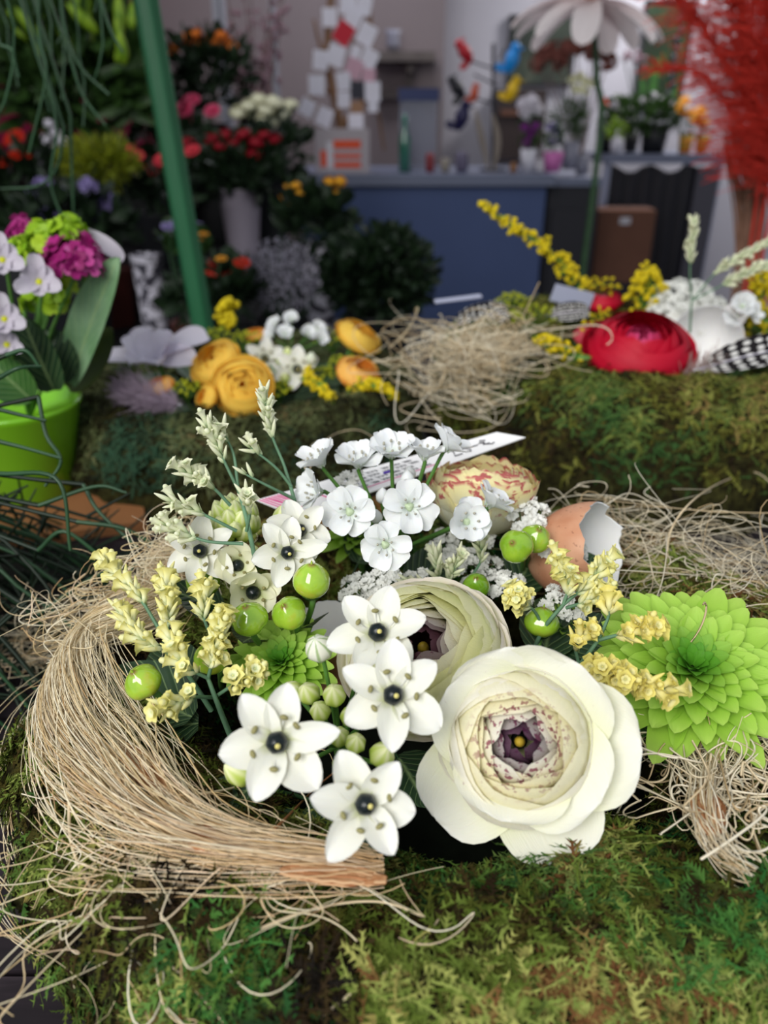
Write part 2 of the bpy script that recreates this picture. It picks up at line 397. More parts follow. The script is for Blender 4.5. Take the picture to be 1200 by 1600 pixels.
# ---- statice florets
def stmat(name, a, b, c):
    m = Mt(name, .6, .3, sss=.1, transl=.25); m.col(m.ramp(m.math('ADD', m.uv(1), m.math('MULTIPLY', m.rnd(), .15)), [(.1, a), (.45, b), (.95, c)])); return m.m
ST_Y = stmat('statice_yellow', '#a9bd84', '#f0f1c6', '#f2ea98'); ST_C = stmat('statice_cream', '#93aa7c', '#d9e0b8', '#f3f2d6'); ST_T = stmat('statice_golden', '#b8b878', '#f4ecac', '#f3e684')
def floret(kind, m, seed=0):
    mb = MB(); r = np.random.default_rng(seed)
    if kind == 'bud':
        a = np.linspace(0, 1, 7); mb.lathe(np.stack([.00125*np.sin(PI*(.06+.9*a))**.7*(1-.25*a), .0095*a], 1), 7)
    else:
        a = np.linspace(0, 1, 8); G = np.zeros((8, 20, 3)); t = np.arange(20)*2*PI/20; op = .0027 if kind == 'open' else .0014
        rad = .0006+.0007*np.minimum(1, a*3)+np.maximum(0, a-.5)**1.7*op*3.0
        z = .0088*a; lobes = 1+(.16*np.cos(5*t))[None]*np.maximum(0, a-.6)[:, None]*2.4+.05*np.sin(11*t)[None]*np.maximum(0, a-.6)[:, None]*2
        G[..., 0] = rad[:, None]*lobes*np.cos(t); G[..., 1] = rad[:, None]*lobes*np.sin(t); G[..., 2] = z[:, None]-(np.maximum(0, a-.85)*.004)[:, None]
        mb.grid(G, closed=True)
        if kind == 'open':
            mb.ball((0, 0, .0072), .0007, seg=6, rings=4)
            for j in range(5):
                t0 = j*2*PI/5; G = petal(.0024, .0010, .5, .3, .6, -.3, .2, 5, 3)@rotz(t0).T+[0, 0, .0075]; mb.grid(G)
        else:
            mb.ball((0, 0, .0085), .0014, seg=8, rings=5, sq=1.3)
    # papery bract
    G = petal(.0048, .0011, .5, .6, 1.35, -.1, .4, 5, 3); mb.grid(G+np.array([-.0012, 0, 0])*-1)
    return mesh_of(mb, 'floret', m)
FL = {('bud', 'y'): floret('bud', ST_Y), ('half', 'y'): floret('half', ST_Y), ('open', 'y'): floret('open', ST_Y),
      ('bud', 'c'): floret('bud', ST_C), ('half', 'c'): floret('half', ST_C), ('open', 'c'): floret('open', ST_C),
      ('bud', 't'): floret('bud', ST_T), ('half', 't'): floret('half', ST_T), ('open', 't'): floret('open', ST_T)}
def statice(label, main, branches, col='y', mix=(.4, .35, .25), seed=0, fs=1.0, r0=.0010, name='statice_sprig', group=None, leaves=0):
    """main: world points of the stem; branches: (points, n florets, length of floret zone)"""
    o = np.asarray(main[0]); T = thing(name, label, 'flower', mat4(np.eye(3), o), group); r = np.random.default_rng(seed); mb = MB()
    mb.tube(catmull(main, 14)-o, np.linspace(r0*1.2, r0*.8, 14), 6)
    for pts, n, zone in branches:
        c = catmull(pts, 24); mb.tube(c-o, np.linspace(r0*.85, r0*.5, 24), 5)
        seg = np.linalg.norm(np.diff(c, axis=0), axis=1); cum = np.concatenate([[0], np.cumsum(seg)]); Lt = cum[-1]
        n = int(n*1.35)
        for k in range(n):
            s = Lt-zone*(k/max(1, n-1)); s = max(0, s); i = min(22, int(np.searchsorted(cum, s, 'right')-1)); i = max(0, i)
            p = c[i]+(c[i+1]-c[i])*((s-cum[i])/(seg[i]+1e-9)); d = nrm(c[i+1]-c[i])
            side = frame(d)[:, 0]*math.cos(k*2.4+r.random()*.6)+frame(d)[:, 1]*math.sin(k*2.4+r.random()*.6)
            ang = (.15 if k == 0 else .45+.3*r.random()); fd = nrm(d*math.cos(ang)+side*math.sin(ang)+np.array([0, 0, .12]))
            kd = ['bud', 'half', 'open'][int(np.searchsorted(np.cumsum(mix), r.random()*.999))]
            inst('floret', FL[(kd, col)], T, mat4(frame(fd, r.random()*6), p-o, fs*.88*(.85+.3*r.random())))
        if leaves:
            for k in range(leaves):
                i = r.integers(2, 20); d = nrm(c[i+1]-c[i]); leaf_mb(mb, .006, .0012, frame(nrm(r.normal(size=3)+d)), c[i]-o, seed=k, rows=5, cols=3)
    mb.build('stem', BLUEST, T); return T

# ---- hypericum berry
BERRY = Mt('green_berry', .12, .55, sss=.15, coat=.7)
BERRY.col(BERRY.mix(BERRY.ramp(BERRY.uv(1), [(.93, 0.0), (.985, 1.0)]), BERRY.ramp(BERRY.math('ADD', BERRY.math('MULTIPLY', BERRY.noise(110, 3), .7), BERRY.math('MULTIPLY', BERRY.rnd(), .3)), [(.3, '#6d9c1e'), (.6, '#9dc038'), (.8, '#b9b040')]), '#7a4a22')); BERRY = BERRY.m
def berry_mesh(r=.0075, h=.0165, groove=.05):
    a = np.linspace(0, 1, 20); rad = r*np.sin(PI*a**.92)**.72; rad[-1] = 1e-5; rad[0] = 1e-5; z = h*a; rad[-2] = r*.22
    mb = MB(); mb.lathe(np.stack([rad, z], 1), 30, mod=lambda t, z: 1-groove*np.exp(-((((t/(2*PI)*3) % 1)-.5)/.12)**2)[None, :]*np.ones((20, 1)))
    mb.tube([[0, 0, h-.0003], [0, 0, h+.0012]], [.0006, .00025], 5, var=(0, 0, 0)); return mesh_of(mb, 'berry', BERRY)
BER = [berry_mesh(), berry_mesh(.0078, .0148, .09)]
def calyx_mesh():
    mb = MB()
    for j in range(5): mb.grid(petal(.0085, .0036, .5, .5, .55, .5, .3, 7, 5, .05, j)@rotz(j*2*PI/5).T+[0, 0, -.0015])
    return mesh_of(mb, 'calyx', LEAF_MID)
CAL = calyx_mesh()
def hypericum(label, root, berries, seed=0, extra_leaves=()):
    """berries: (world centre, axis direction, scale, mesh index)"""
    o = np.asarray(root); T = thing('hypericum_sprig', label, 'berry sprig', mat4(np.eye(3), o)); mb = MB(); r = np.random.default_rng(seed)
    for c, ax, s, k in berries:
        ax = nrm(ax); R = frame(ax, r.random()*6); base = np.asarray(c)-ax*.0078*s
        b = inst('berry', BER[k], T, mat4(R, base-o, s)); inst('calyx', CAL, T, mat4(R, base-o, s))
        mb.tube(catmull([o-o, (base-o)*.5+np.array([0, 0, -.004]), base-o-ax*.006, base-o], 12), .0013, 6)
    mb.build('stem', STEMG, T)
    for i, (p, d, L, W) in enumerate(extra_leaves):
        l = MB(); leaf_mb(l, L, W, frame(d, i*1.7), np.asarray(p)-o, seed=i); l.build('leaf', LEAF_DARK, T)
    return T

# ---- chrysanthemum
CHR = Mt('lime_petal', .5, .35, sss=.12, transl=.3)
CHR.col(CHR.mix(CHR.ramp(CHR.var(0), [(.10, .9), (.32, 0.0)]), CHR.ramp(CHR.uv(1), [(.0, '#7fae2c'), (.5, '#a5d04a'), (.95, '#c2e46c')]), '#4f9a22')); CHR.bump(CHR.noise(8, 1, coord='UV', stretch=(6, .2, 1)), .0005, .4); CHR = CHR.m
def chrysanthemum(label, c, n, R=.037, np_=150, roll=0, name='green_chrysanthemum', root=None):
    T = thing(name, label, 'flower', mat4(frame(n, roll), c)); r = np.random.default_rng(int(abs(c[0])*1e4)); mb = MB()
    for k in range(np_):
        t = (k+.5)/np_; th = k*2.39996; L = R*(.14+.80*t**.8)*(1+.05*r.normal()); W = R*(.04+.115*t**.6)*(1+.08*r.normal())
        ph = 1.45-1.35*t**.55+r.normal()*.05; ph = max(-.12, ph)
        G = petal(L, W, .75, .62, ph, -.35+.25*t if t > .3 else -.9*(.4-t)-.2, .34, 7, 5, .05, k)
        G[..., 0] += R*(.02+.14*t); G[..., 2] += R*.16*(1-t)
        mb.grid(G@rotz(th).T, (t, r.random(), 0))
    mb.build('petals', CHR, T)
    c2 = MB(); c2.lathe([(1e-4, -R*.25), (R*.14, -R*.22), (R*.2, -.06*R), (R*.16, .05*R), (1e-4, .12*R)], 14); c2.build('receptacle', LEAF_MID, T)
    s = MB(); e = np.array([0, 0, -.055]); q = frame(n, roll).T@np.array([0, 0, -.05]) if root is None else frame(n, roll).T@(np.asarray(root)-c)
    s.tube(catmull([[0, 0, -R*.2], [0, 0, -.018], q], 8), .0020, 7); s.build('stem', STEMG, T); return T

# ---- lace flower
LACEW = simple('lace_white', '#f1f1ec', .6, .3, transl=.2)
def lace_dome(mb, c, n, rad, cnt, r, sz=.0012):
    R = frame(n)
    for k in range(cnt):
        a = k*2.4; q = math.sqrt((k+.5)/cnt)*rad; p = np.array([q*math.cos(a), q*math.sin(a), -.35*q*q/rad+r.normal()*.0003]); p = R@p+c
        Rf = frame(nrm(R[:, 2]+.5*r.normal(size=3)), r.random()*6)
        for j in range(5):
            t = j*2*PI/5; d = np.array([math.cos(t), math.sin(t), 0.0]); e = np.array([-math.sin(t), math.cos(t), 0])*.42
            V = np.array([[0, 0, 0], (d*.6+e)*sz, d*sz*1.05+[0, 0, sz*.25], (d*.6-e)*sz]); mb.add(toM(Rf, p, V), [[0, 1, 2, 3]])
        mb.add(toM(Rf, p, np.array([[sz*.2, 0, sz*.2], [0, sz*.2, sz*.2], [-sz*.2, 0, sz*.2], [0, -sz*.2, sz*.2]])), [[0, 1, 2, 3]])
def lace_flower(label, root, umbels, seed=0, mat=None, name='lace_flower', cat='flower', sz=.0012, per=26, smat=None, group=None):
    """umbels: (centre, normal, radius, number of umbellets)"""
    o = np.asarray(root); T = thing(name, label, cat, mat4(np.eye(3), o), group); r = np.random.default_rng(seed); st = MB()
    for c, n, rad, k in umbels:
        c = np.asarray(c)-o; R = frame(n); hub = c-R[:, 2]*rad*1.1; fl = MB()
        st.tube(catmull([np.zeros(3), hub*.5+[0, 0, -.002], hub], 8), .0009, 5)
        for i in range(k):
            a = i*2.4; q = math.sqrt((i+.4)/k)*rad; p = c+R@np.array([q*math.cos(a), q*math.sin(a), -.3*q*q/rad]); nn = nrm(R[:, 2]+(p-c)/rad*.5)
            pe = p-nn*.004; st.tube([hub, pe], [.0004, .0003], 4)
            ur = rad/math.sqrt(k)*.85
            lace_dome(fl, p, nn, ur, per, r, sz)
            for j in range(6):
                t = j*PI/3; st.tube([pe, p+frame(nn)@np.array([math.cos(t)*ur*.7, math.sin(t)*ur*.7, -.0008])], .00018, 3)
        fl.build('blossom_cluster', mat or LACEW, T)
    st.build('stems', smat or STEMG, T); return T

# ---- eggshell
EGGB = Mt('brown_eggshell', .5, .4, sss=.08)
EGGB.col(EGGB.mix(EGGB.ramp(EGGB.noise(420, 2), [(.66, 0.0), (.72, .5)]), EGGB.ramp(EGGB.noise(60, 3), [(.3, '#b87c5c'), (.7, '#d2a080')]), '#7a4228')); EGGB.bump(EGGB.noise(900, 2), .0002, .3); EGGB = EGGB.m
EGGW = simple('eggshell_inside', '#f0efee', .45, .4, .03, 60, sss=.15)
def eggshell(label, c, ax, r=.0215, cut=.62, seed=0, roll=0, jag=.05, tilt=.12, outer=None, name='eggshell'):
    T = thing(name, label, 'eggshell', mat4(frame(ax, roll), c)); rg = np.random.default_rng(seed)
    n, m = 26, 72; a = np.arange(m)*2*PI/m; kn = rg.normal(size=18); j = np.interp(a, np.linspace(0, 2*PI, 19), np.append(kn, kn[0]))
    fine = rg.normal(size=m)*.35
    ph = (cut+tilt*np.cos(a)+jag*(j+fine*.5))*PI; L = np.linspace(0, 1, n)[:, None]; f = ph[None]*L
    def shell(rr):
        z = -rr*1.28*np.cos(f)*np.where(f > PI/2, .9, 1.0); q = rr*np.sin(f)
        return np.stack([q*np.cos(a)[None], q*np.sin(a)[None], z], -1)
    o1, o2 = shell(r), shell(r-.0006)
    mb = MB(); mb.grid(o1, closed=True); ob = mb.build('shell', outer or EGGB, T)
    m2 = MB(); m2.grid(o2[::-1], closed=True); m2.grid(np.stack([o1[-1], o2[-1]]), closed=True); m2.build('inner_lining', EGGW, T, label='white inside of the shell'); return T

# ---- loose fibres
def raffia(name, seed=0, cols=('#c8ac80', '#f8efda', '#ebdcbc'), rough=.6):
    m = Mt(name, rough, .35, transl=.15); c = m.ramp(m.var(0), [(.0, cols[0]), (.5, cols[2]), (1, cols[1])])
    if name == 'sisal': c = m.mix(m.ramp(m.uv(1), [(.66, 0.0), (.98, .5)]), c, '#d29a68')
    m.col(c); return m.m
RAF = raffia('raffia'); SIS = raffia('sisal', cols=('#dcc08c', '#fff6de', '#f6e8c4')); RAFD = raffia('raffia_dim', cols=('#a9895a', '#d8c296', '#c3a976'))
HUSK = raffia('husk_brown', cols=('#a0643c', '#dcb48a', '#c08a5e'))
def curl_fibers(n, c, ext, seed, K=40, loop=.03, length=.12, r=.00035, floor=None):
    """random curly strands around c with extents ext (3), optional function floor(x,y)->z"""
    g = np.random.default_rng(seed); t = np.linspace(0, 1, K)[None, :]
    p0 = c+g.normal(size=(n, 3))*np.asarray(ext)*.6
    out = np.repeat(p0[:, None, :], K, 1)
    d = g.normal(size=(n, 3)); d[:, 2] *= .25; d /= np.linalg.norm(d, axis=1)[:, None]
    out = out+d[:, None, :]*(t[..., None]-.5)*length*g.uniform(.3, 1.2, (n, 1, 1))
    for f in (1, 2, 3):
        A = g.normal(size=(n, 1, 3))*loop/f**1.1; A[..., 2] *= .45; ph = g.random((n, 1, 3))*6.28
        out = out+A*np.sin(t[..., None]*PI*2*f*g.uniform(.5, 1.1, (n, 1, 1))+ph)
    if floor is not None:
        h = floor(out[..., 0], out[..., 1])+.0006+g.random((n, 1))*.010*1.0
        out[..., 2] = np.maximum(out[..., 2], h)
    return out
# ================================================================ setting
TZ = 0.95
FLOORM = Mt('floor_tiles', .5); FLOORM.col(FLOORM.ramp(FLOORM.noise(3, 4), [(.3, '#2c2a2c'), (.7, '#3c393a')])); FLOORM = FLOORM.m
WALLW = simple('wall_plaster_white', '#aeadb8', .8, .2, .04, 2); WALLB = simple('wall_plaster_beige', '#857a7c', .8, .2, .04, 2)
WALLG = simple('wall_plaster_bluegrey', '#a3a4b2', .8, .2, .04, 2)
MAGENTA = simple('magenta_wall', '#6d0a30', .7, .2, .15, 3); CEILM = simple('ceiling_paint', '#8a8a8c', .9, .1)
struct('floor', MB().box((0, 2.0, -.05), (7, 9, .1)), FLOORM)
struct('wall_back', MB().box((1.5, 5.0, 1.4), (2.6, .1, 2.8)), WALLW)
struct('wall_pier', MB().box((-.55, 4.75, 1.4), (1.7, .6, 2.8)), WALLB)
struct('wall_left', MB().box((-1.9, 4.2, 1.4), (1.4, 1.7, 2.8)), MAGENTA)
struct('wall_side', MB().box((-2.4, 2.4, 1.4), (.1, 2.2, 2.8)), MAGENTA)
struct('wall_right', MB().box((2.6, 3.4, 1.4), (.1, 3.4, 2.8)), WALLW)
struct('ceiling', MB().box((0.1, 3.5, 2.85), (5.2, 3.2, .1)), CEILM)

# display table
DARKW = Mt('dark_table_wood', .6, .3); DARKW.col(DARKW.ramp(DARKW.noise(14, 5, .6, stretch=(1, 8, 1)), [(.25, '#141014'), (.55, '#241d22'), (.8, '#3c3238')])); DARKW = DARKW.m
T = thing('display_table', 'dark worn wooden display table carrying the moss wreaths', 'table', mat4(np.eye(3), (0, .55, 0)))
mb = MB()
for k in range(8): mb.box((0, -.58+.145*k, TZ-.0125), (1.9, .1425, .025))
mb.build('tabletop', DARKW, T, smooth=False)
for sx in (-1, 1):
    for sy in (-1, 1): MB().box((sx*.88, -.05+sy*.5, (TZ-.025)/2), (.06, .06, TZ-.025)).build('leg', DARKW, T, smooth=False)
MB().box((0, -.55, TZ-.07), (1.7, .02, .09)).box((0, .44, TZ-.07), (1.7, .02, .09)).build('apron', DARKW, T, smooth=False)

# ================================================================ moss wreaths
def mossmat(name, stops, tint='#2f7434'):
    m = Mt(name, .75, .15, transl=.18)
    f = m.math('ADD', m.math('MULTIPLY', m.var(0), .42), m.math('MULTIPLY', m.var(1), .70))
    c = m.ramp(f, stops); g = m.ramp(m.var(2), [(.56, 0.0), (.74, .7)]); c = m.mix(g, c, tint)
    m.col(c); return m.m
MOSS_F = mossmat('moss_front', [(.16, '#110b05'), (.32, '#2c1f0c'), (.42, '#3f3413'), (.52, '#49501a'), (.62, '#5a6c26'), (.72, '#7b8c40'), (.82, '#a8aa5e'), (.89, '#8c7c44'), (.97, '#6e4a2a')])
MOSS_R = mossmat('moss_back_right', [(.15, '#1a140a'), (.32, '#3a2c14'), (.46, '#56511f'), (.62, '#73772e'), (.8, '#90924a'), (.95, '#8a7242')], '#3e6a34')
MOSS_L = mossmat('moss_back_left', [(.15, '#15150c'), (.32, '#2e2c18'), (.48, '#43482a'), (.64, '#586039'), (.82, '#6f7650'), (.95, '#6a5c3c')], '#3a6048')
def mossbase(name, a, b):
    m = Mt(name, .9, .1); n = m.noise(160, 5, .65); m.col(m.ramp(n, [(.35, a), (.65, b)])); m.bump(n, .003, 1.0); return m.m
BASE_F = mossbase('moss_bed', '#140f07', '#39381a')
FOAM = simple('dark_floral_foam', '#10150e', .9, .1, .3, 120)
class Ring:
    def __init__(s, cx, cy, Ro, Ri, h, wob=0.006, seed=0):
        s.c = (cx, cy); s.Ro, s.Ri, s.h = Ro, Ri, h; s.Rc = (Ro+Ri)/2; s.a = (Ro-Ri)/2; s.wob = wob; s.seed = seed
    def surf(s, th, ph):
        q = np.sign(np.cos(ph))*np.abs(np.cos(ph))**.8; zz = s.h*np.abs(np.sin(ph))**.62
        rr = s.Rc+s.a*q; p = np.stack([s.c[0]+rr*np.cos(th), s.c[1]+rr*np.sin(th), TZ+zz], -1)
        n = vnoise(p+s.seed, 38)-.5; n2 = vnoise(p+s.seed+5, 110)-.5
        d = s.wob*(n*2.0+n2*.9); out = np.stack([np.cos(ph)*np.cos(th), np.cos(ph)*np.sin(th), np.sin(ph)*.9], -1)
        return p+out*d[..., None]
    def height(s, x, y):
        r = np.hypot(x-s.c[0], y-s.c[1]); q = np.clip(np.abs((r-s.Rc)/s.a), 0, 1)
        return TZ+s.h*np.clip(1-q**2.5, 0, 1)**.31*1.0
def moss_wreath(R, label, moss, n, L=.0075, W=.0014, seed=1, view=True):
    T = thing('moss_wreath', label, 'wreath', mat4(np.eye(3), (R.c[0], R.c[1], TZ))); o = np.array([R.c[0], R.c[1], TZ])
    th = np.linspace(0, 2*PI, 241)[:-1]; ph = np.linspace(0, PI, 42)
    G = R.surf(th[None, :]*np.ones((42, 1)), ph[:, None]*np.ones((1, 240))); mb = MB(); mb.grid(G-o, closed=True)
    mb.build('moss_bed', BASE_F, T)
    mb = MB(); mb.lathe([(1e-4, R.h*.28), (R.Ri*.6, R.h*.30), (R.Ri*1.12, R.h*.22), (R.Ri*1.12, 0), (1e-4, 0)], 48); mb.build('foam_base', FOAM, T)
    g = np.random.default_rng(seed); m = int(n*1.25)
    th = g.random(m)*2*PI; u = g.random(m); ph = .16+2.5*u**.9
    if view:   # moss everywhere, thinner where the ring turns away from the shop front
        keep = g.random(m) < np.where(np.sin(th) > .5, .55, 1.0); th, ph = th[keep], ph[keep]
    p = R.surf(th, ph); e = 1e-3; a = R.surf(th+e, ph)-p; b = R.surf(th, ph+e)-p
    nn = np.cross(b, a); nn /= np.linalg.norm(nn, axis=1)[:, None]+1e-12
    out = np.stack([np.cos(ph)*np.cos(th), np.cos(ph)*np.sin(th), np.sin(ph)], -1); nn *= np.sign((nn*out).sum(1))[:, None]; nn = nn*.35+out*.65
    N = len(p); d = g.normal(size=(N, 3)); d -= (d*nn).sum(1)[:, None]*nn; d /= np.linalg.norm(d, axis=1)[:, None]
    sd = np.cross(nn, d); K = 6; ln = L*g.uniform(.5, 1.35, N); rise = g.uniform(.15, .75, N); bend = g.normal(size=N)*.8
    v1 = vnoise(p+seed, 45)*.6+vnoise(p+9, 14)*.4; v2 = vnoise(p+21+seed, 22)*.75+g.random(N)*.25; vr = np.stack([g.random(N), np.clip((v1-.5)*2.4+.5, 0, 1), v2], -1)
    t = np.linspace(0, 1, K)
    C = p[:, None]+d[:, None]*(ln[:, None]*t)[..., None]+nn[:, None]*(ln[:, None]*(rise[:, None]*t*(1.5-t*.9))-.0008)[..., None]+sd[:, None]*(ln*bend)[:, None, None]*(t**2)[None, :, None]*.6
    # stem ribbons
    w_ = (W*.22); A = C-sd[:, None]*w_; B = C+sd[:, None]*w_
    V = np.stack([A, B], 2); base = (np.arange(N)*K*2)[:, None]+(np.arange(K-1)*2)[None]
    Q = np.stack([base, base+1, base+3, base+2], -1).reshape(-1, 4); Av = np.broadcast_to(vr[:, None, None, :], V.shape)
    mb = MB(); mb.add(V-o, Q, var=Av)
    # leaflets
    tt = np.repeat(t[None, 1:], N, 0); Wl = W*(1.1-.55*tt)*g.uniform(.7, 1.3, (N, 1)); c = C[:, 1:]
    for sg in (-1, 1):
        s2 = sd[:, None]*sg; tip = c+(s2*.9+d[:, None]*.7+nn[:, None]*g.uniform(-.2, .7, (N, K-1, 1)))*Wl[..., None]*1.5
        b0 = c-d[:, None]*(Wl*.45)[..., None]; b1 = c+d[:, None]*(Wl*.5)[..., None]+nn[:, None]*(Wl*.1)[..., None]
        V = np.stack([b0, b1, tip], 2); k = N*(K-1); Tt = np.arange(k*3).reshape(-1, 3)
        mb.add(V-o, T=Tt, var=np.broadcast_to(vr[:, None, None, :], V.shape))
    ms = mb.build('moss', moss, T, smooth=False, kind='stuff'); return T
RF = Ring(.030, .290, .192, .100, .082, .011, 0)
RR = Ring(.262, .765, .215, .115, .112, .008, 3)
RL = Ring(-.148, .757, .187, .105, .074, .008, 7)
moss_wreath(RF, 'large green and brown moss wreath at the very front, holding white and cream flowers', MOSS_F, 27000, .0088, .0018, 1)
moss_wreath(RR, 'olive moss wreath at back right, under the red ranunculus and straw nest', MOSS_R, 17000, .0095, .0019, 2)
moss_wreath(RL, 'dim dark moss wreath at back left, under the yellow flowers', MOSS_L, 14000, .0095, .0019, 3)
def onmoss(px, py, lift=.001, R=RF):
    r = ray(px, py); z0 = TZ+R.h+.03; t = (z0-CAM[2])/r[2]
    for _ in range(400):
        p = CAM+r*t; h = R.height(p[0], p[1])+lift
        if p[2] <= h or p[2] <= TZ+lift: return p
        t += .0008
    return p

# ================================================================ front arrangement
CREAM = ranunculus_mat('cream_ranunculus_petal', '#d0d660', '#f2f0cc', '#f7f3ea', '#8e2458', .545, .56, '#4a1a40', mids='#f6f2c2')
CREAMO = ranunculus_mat('cream_ranunculus_outer', '#e2e6a8', '#f1f0de', '#f4f2ea', '#a06a80', .70, .9)
CREAM2 = ranunculus_mat('ivory_ranunculus_petal', '#c6d048', '#e6ea9c', '#f4ece2', '#a06a80', .66, .35, '#5a2238', mids='#dfe888')
PICO = ranunculus_mat('yellow_picotee_petal', '#f3efc4', '#f7f4dc', '#f6ecb4', '#b8204c', .575, .9, None, spall=True, scale=170)
PISTIL = simple('ranunculus_pistil', '#a58a2a', .5, .3, .3, 300)
def ranunculus(label, c, n, R, H, mat, seed, root, outer=(), nl=15, pistil=True, roll=0, pm=None, name='ranunculus', **kw):
    F = frame(n, roll); base = np.asarray(c)-F[:, 2]*H*.55
    T = thing(name, label, 'flower', mat4(F, base)); mb = ranunculus_mesh(R, H, nl, seed, **kw)
    mb.build('petals', mat, T)
    if outer: o = MB(); outer_petals(o, R, H*.06, outer, seed); o.build('outer_petals', CREAMO, T)
    if pistil:
        p = MB(); p.ball((0, 0, H*.62), R*.065, seg=12, rings=9, sq=1.5); p.lathe([(R*.02, 0), (R*.10, H*.2), (R*.09, H*.55), (1e-4, H*.6)], 12, mi=1); p.build('pistil', [pm or PISTIL, FOAM], T)
    s = MB(); q = F.T@(np.asarray(root)-base); s.tube(catmull([[0, 0, .001], [0, 0, -.012], q*.6+[0, 0, -.004], q], 12), .0022, 7); s.build('stem', STEMG, T)
    return T
c = PZ(812, 1158, 1.060); n = nrm(tocam(c)+np.array([.02, -.02, -.10]))
ranunculus('big cream ranunculus facing forward, purple-flecked heart, lowest bloom at front', c, n, .0292, .027, CREAM, 11, PZ(760, 1090, 1.0),
           outer=[(math.radians(228), .0415, .0185, .42, -.25), (math.radians(298), .0430, .0185, .26, .1), (math.radians(5), .0435, .0215, .35, .15), (math.radians(58), .0400, .0220, .55, .1), (math.radians(103), .0385, .0220, .55, .1), (math.radians(150), .0370, .0200, .65, -.05), (math.radians(262), .0345, .020, .75, .0), (math.radians(330), .0375, .020, .6, .0)],
           nl=11, dip=.34, low=.30, flare=.04)
c = PZ(662, 1016, 1.058); n = nrm(tocam(c)*.75+np.array([-.12, 0, .62]))
ranunculus('ivory ranunculus with lime green centre behind the star flowers', c, n, .0385, .030, CREAM2, 23, PZ(660, 1000, 1.0), nl=16, dip=.22, low=.55, flare=-.02, roll=.4)
c = PZ(752, 776, 1.078)
ranunculus('pale yellow ranunculus with red-edged ruffled petals, beneath the price card end', c, (.05, .22, 1), .0275, .036, PICO, 31, PZ(740, 880, 1.0), nl=11, dip=.42, low=.04, flare=.06, inner=.22, spread=.70, rag=.022, rows=12, cols=15, pistil=False)

c = PZ(1076, 1056, 1.050)
chrysanthemum('lime green chrysanthemum beside the brown eggshell, on the right', c, nrm(tocam(c)*.55+np.array([.12, 0, .8])), .0415, 125)
c = PZ(440, 1042, 1.042)
chrysanthemum('small lime green chrysanthemum half hidden behind the white star flowers', c, nrm(tocam(c)*.4+np.array([-.1, 0, .9])), .025, 90, .7)
c = PZ(560, 838, 1.040)
chrysanthemum('lime green chrysanthemum tucked under the white allium blooms', c, nrm(tocam(c)*.3+np.array([-.1, 0, .9])), .024, 70, .3)
c = PZ(880, 985, 1.036)
chrysanthemum('tiny green chrysanthemum behind the yellow statice, right of the lowest berry', c, nrm(tocam(c)*.4+np.array([.1, 0, .9])), .017, 60, .3)

def star_plant(label, root, flowers, buds, group=None, name='star_of_bethlehem', cat='flower', stemm=None, hub=None):
    o = np.asarray(root); T = thing(name, label, cat, mat4(np.eye(3), o)); mb = MB(); hub = (o+[0, 0, .02]) if hub is None else np.asarray(hub)
    mb.tube([o-o, (hub-o)*.5, hub-o], .0024, 7)
    for c, n, kind, sd, roll, s in flowers:
        F = frame(n, roll); put_star(T, kind, sd, F, np.asarray(c)-o-F[:, 2]*.002*s, s); b = np.asarray(c)-F[:, 2]*.002*s
        mb.tube(catmull([hub-o, (hub+b)/2-o-F[:, 2]*.004, b-o-F[:, 2]*.004, b-o], 10), .0010, 6)
    for c, n, me, s in buds:
        F = frame(n, random.random()*6); L = .0115*s; b = np.asarray(c)-F[:, 2]*L*.5
        inst('bud', me, T, mat4(F, b-o, s)); mb.tube(catmull([hub-o, (hub+b)/2-o-F[:, 2]*.003, b-o-F[:, 2]*.002, b-o+F[:, 2]*.001], 8), .0009, 6)
    mb.build('stem', stemm or STEMG, T); return T
def fc(p, x=0, y=0, z=0, k=1.0): return nrm(tocam(p)*k+np.array([x, y, z]))
fl = []
for px, py, z, (dx, dy, dz), sd, roll, s in [(590, 990, 1.090, (.0, 0, .55), 1, .25, 1.0), (614, 1087, 1.084, (.05, 0, .18), 2, .52, 1.0), (433, 1160, 1.078, (-.08, 0, -.05), 3, .15, 1.04), (570, 1256, 1.066, (.12, 0, -.15), 4, .85, .98)]:
    p = PZ(px, py, z); fl.append((p, fc(p, dx, dy, dz), 'big', sd, roll, s))
bd = []
for px, py, z, s, m in [(498, 1012, 1.083, 1.05, BUD_W), (522, 1085, 1.066, 1.0, BUD_G), (548, 1118, 1.060, .9, BUD_G), (530, 1150, 1.058, .85, BUD_G), (482, 1082, 1.062, 1.0, BUD_G), (556, 1160, 1.060, .85, BUD_G), (500, 1110, 1.060, .9, BUD_G), (598, 1178, 1.058, 1.05, BUD_G), (560, 1052, 1.07, .9, BUD_G), (372, 1205, 1.052, 1.15, BUD_G), (456, 1078, 1.058, .9, BUD_G), (535, 1195, 1.056, .85, BUD_G)]:
    p = PZ(px, py, z); bd.append((p, nrm(np.array([(px-530)/180., -.2, .8])+.3*tocam(p)), m, s))
star_plant('cluster of four open white star flowers with black hearts and green buds, front centre', PZ(530, 1180, 1.0), fl, bd, hub=PZ(530, 1165, 1.035))
fl = []
for px, py, z, (dx, dy, dz), sd, roll, s, kd in [(314, 862, 1.083, (-.35, 0, .25), 2, .6, .92, 'big'), (449, 864, 1.086, (.1, 0, .1), 3, .1, .9, 'big'), (468, 830, 1.090, (.2, 0, .45), 4, .7, .88, 'big'), (372, 884, 1.076, (-.1, 0, .1), 5, .2, 1.0, 'cup'), (395, 925, 1.066, (0, 0, -.2), 6, .4, 1.15, 'cup')]:
    p = PZ(px, py, z); fl.append((p, fc(p, dx, dy, dz), kd, sd, roll, s))
bd = []; c0 = PZ(366, 815, 1.087)
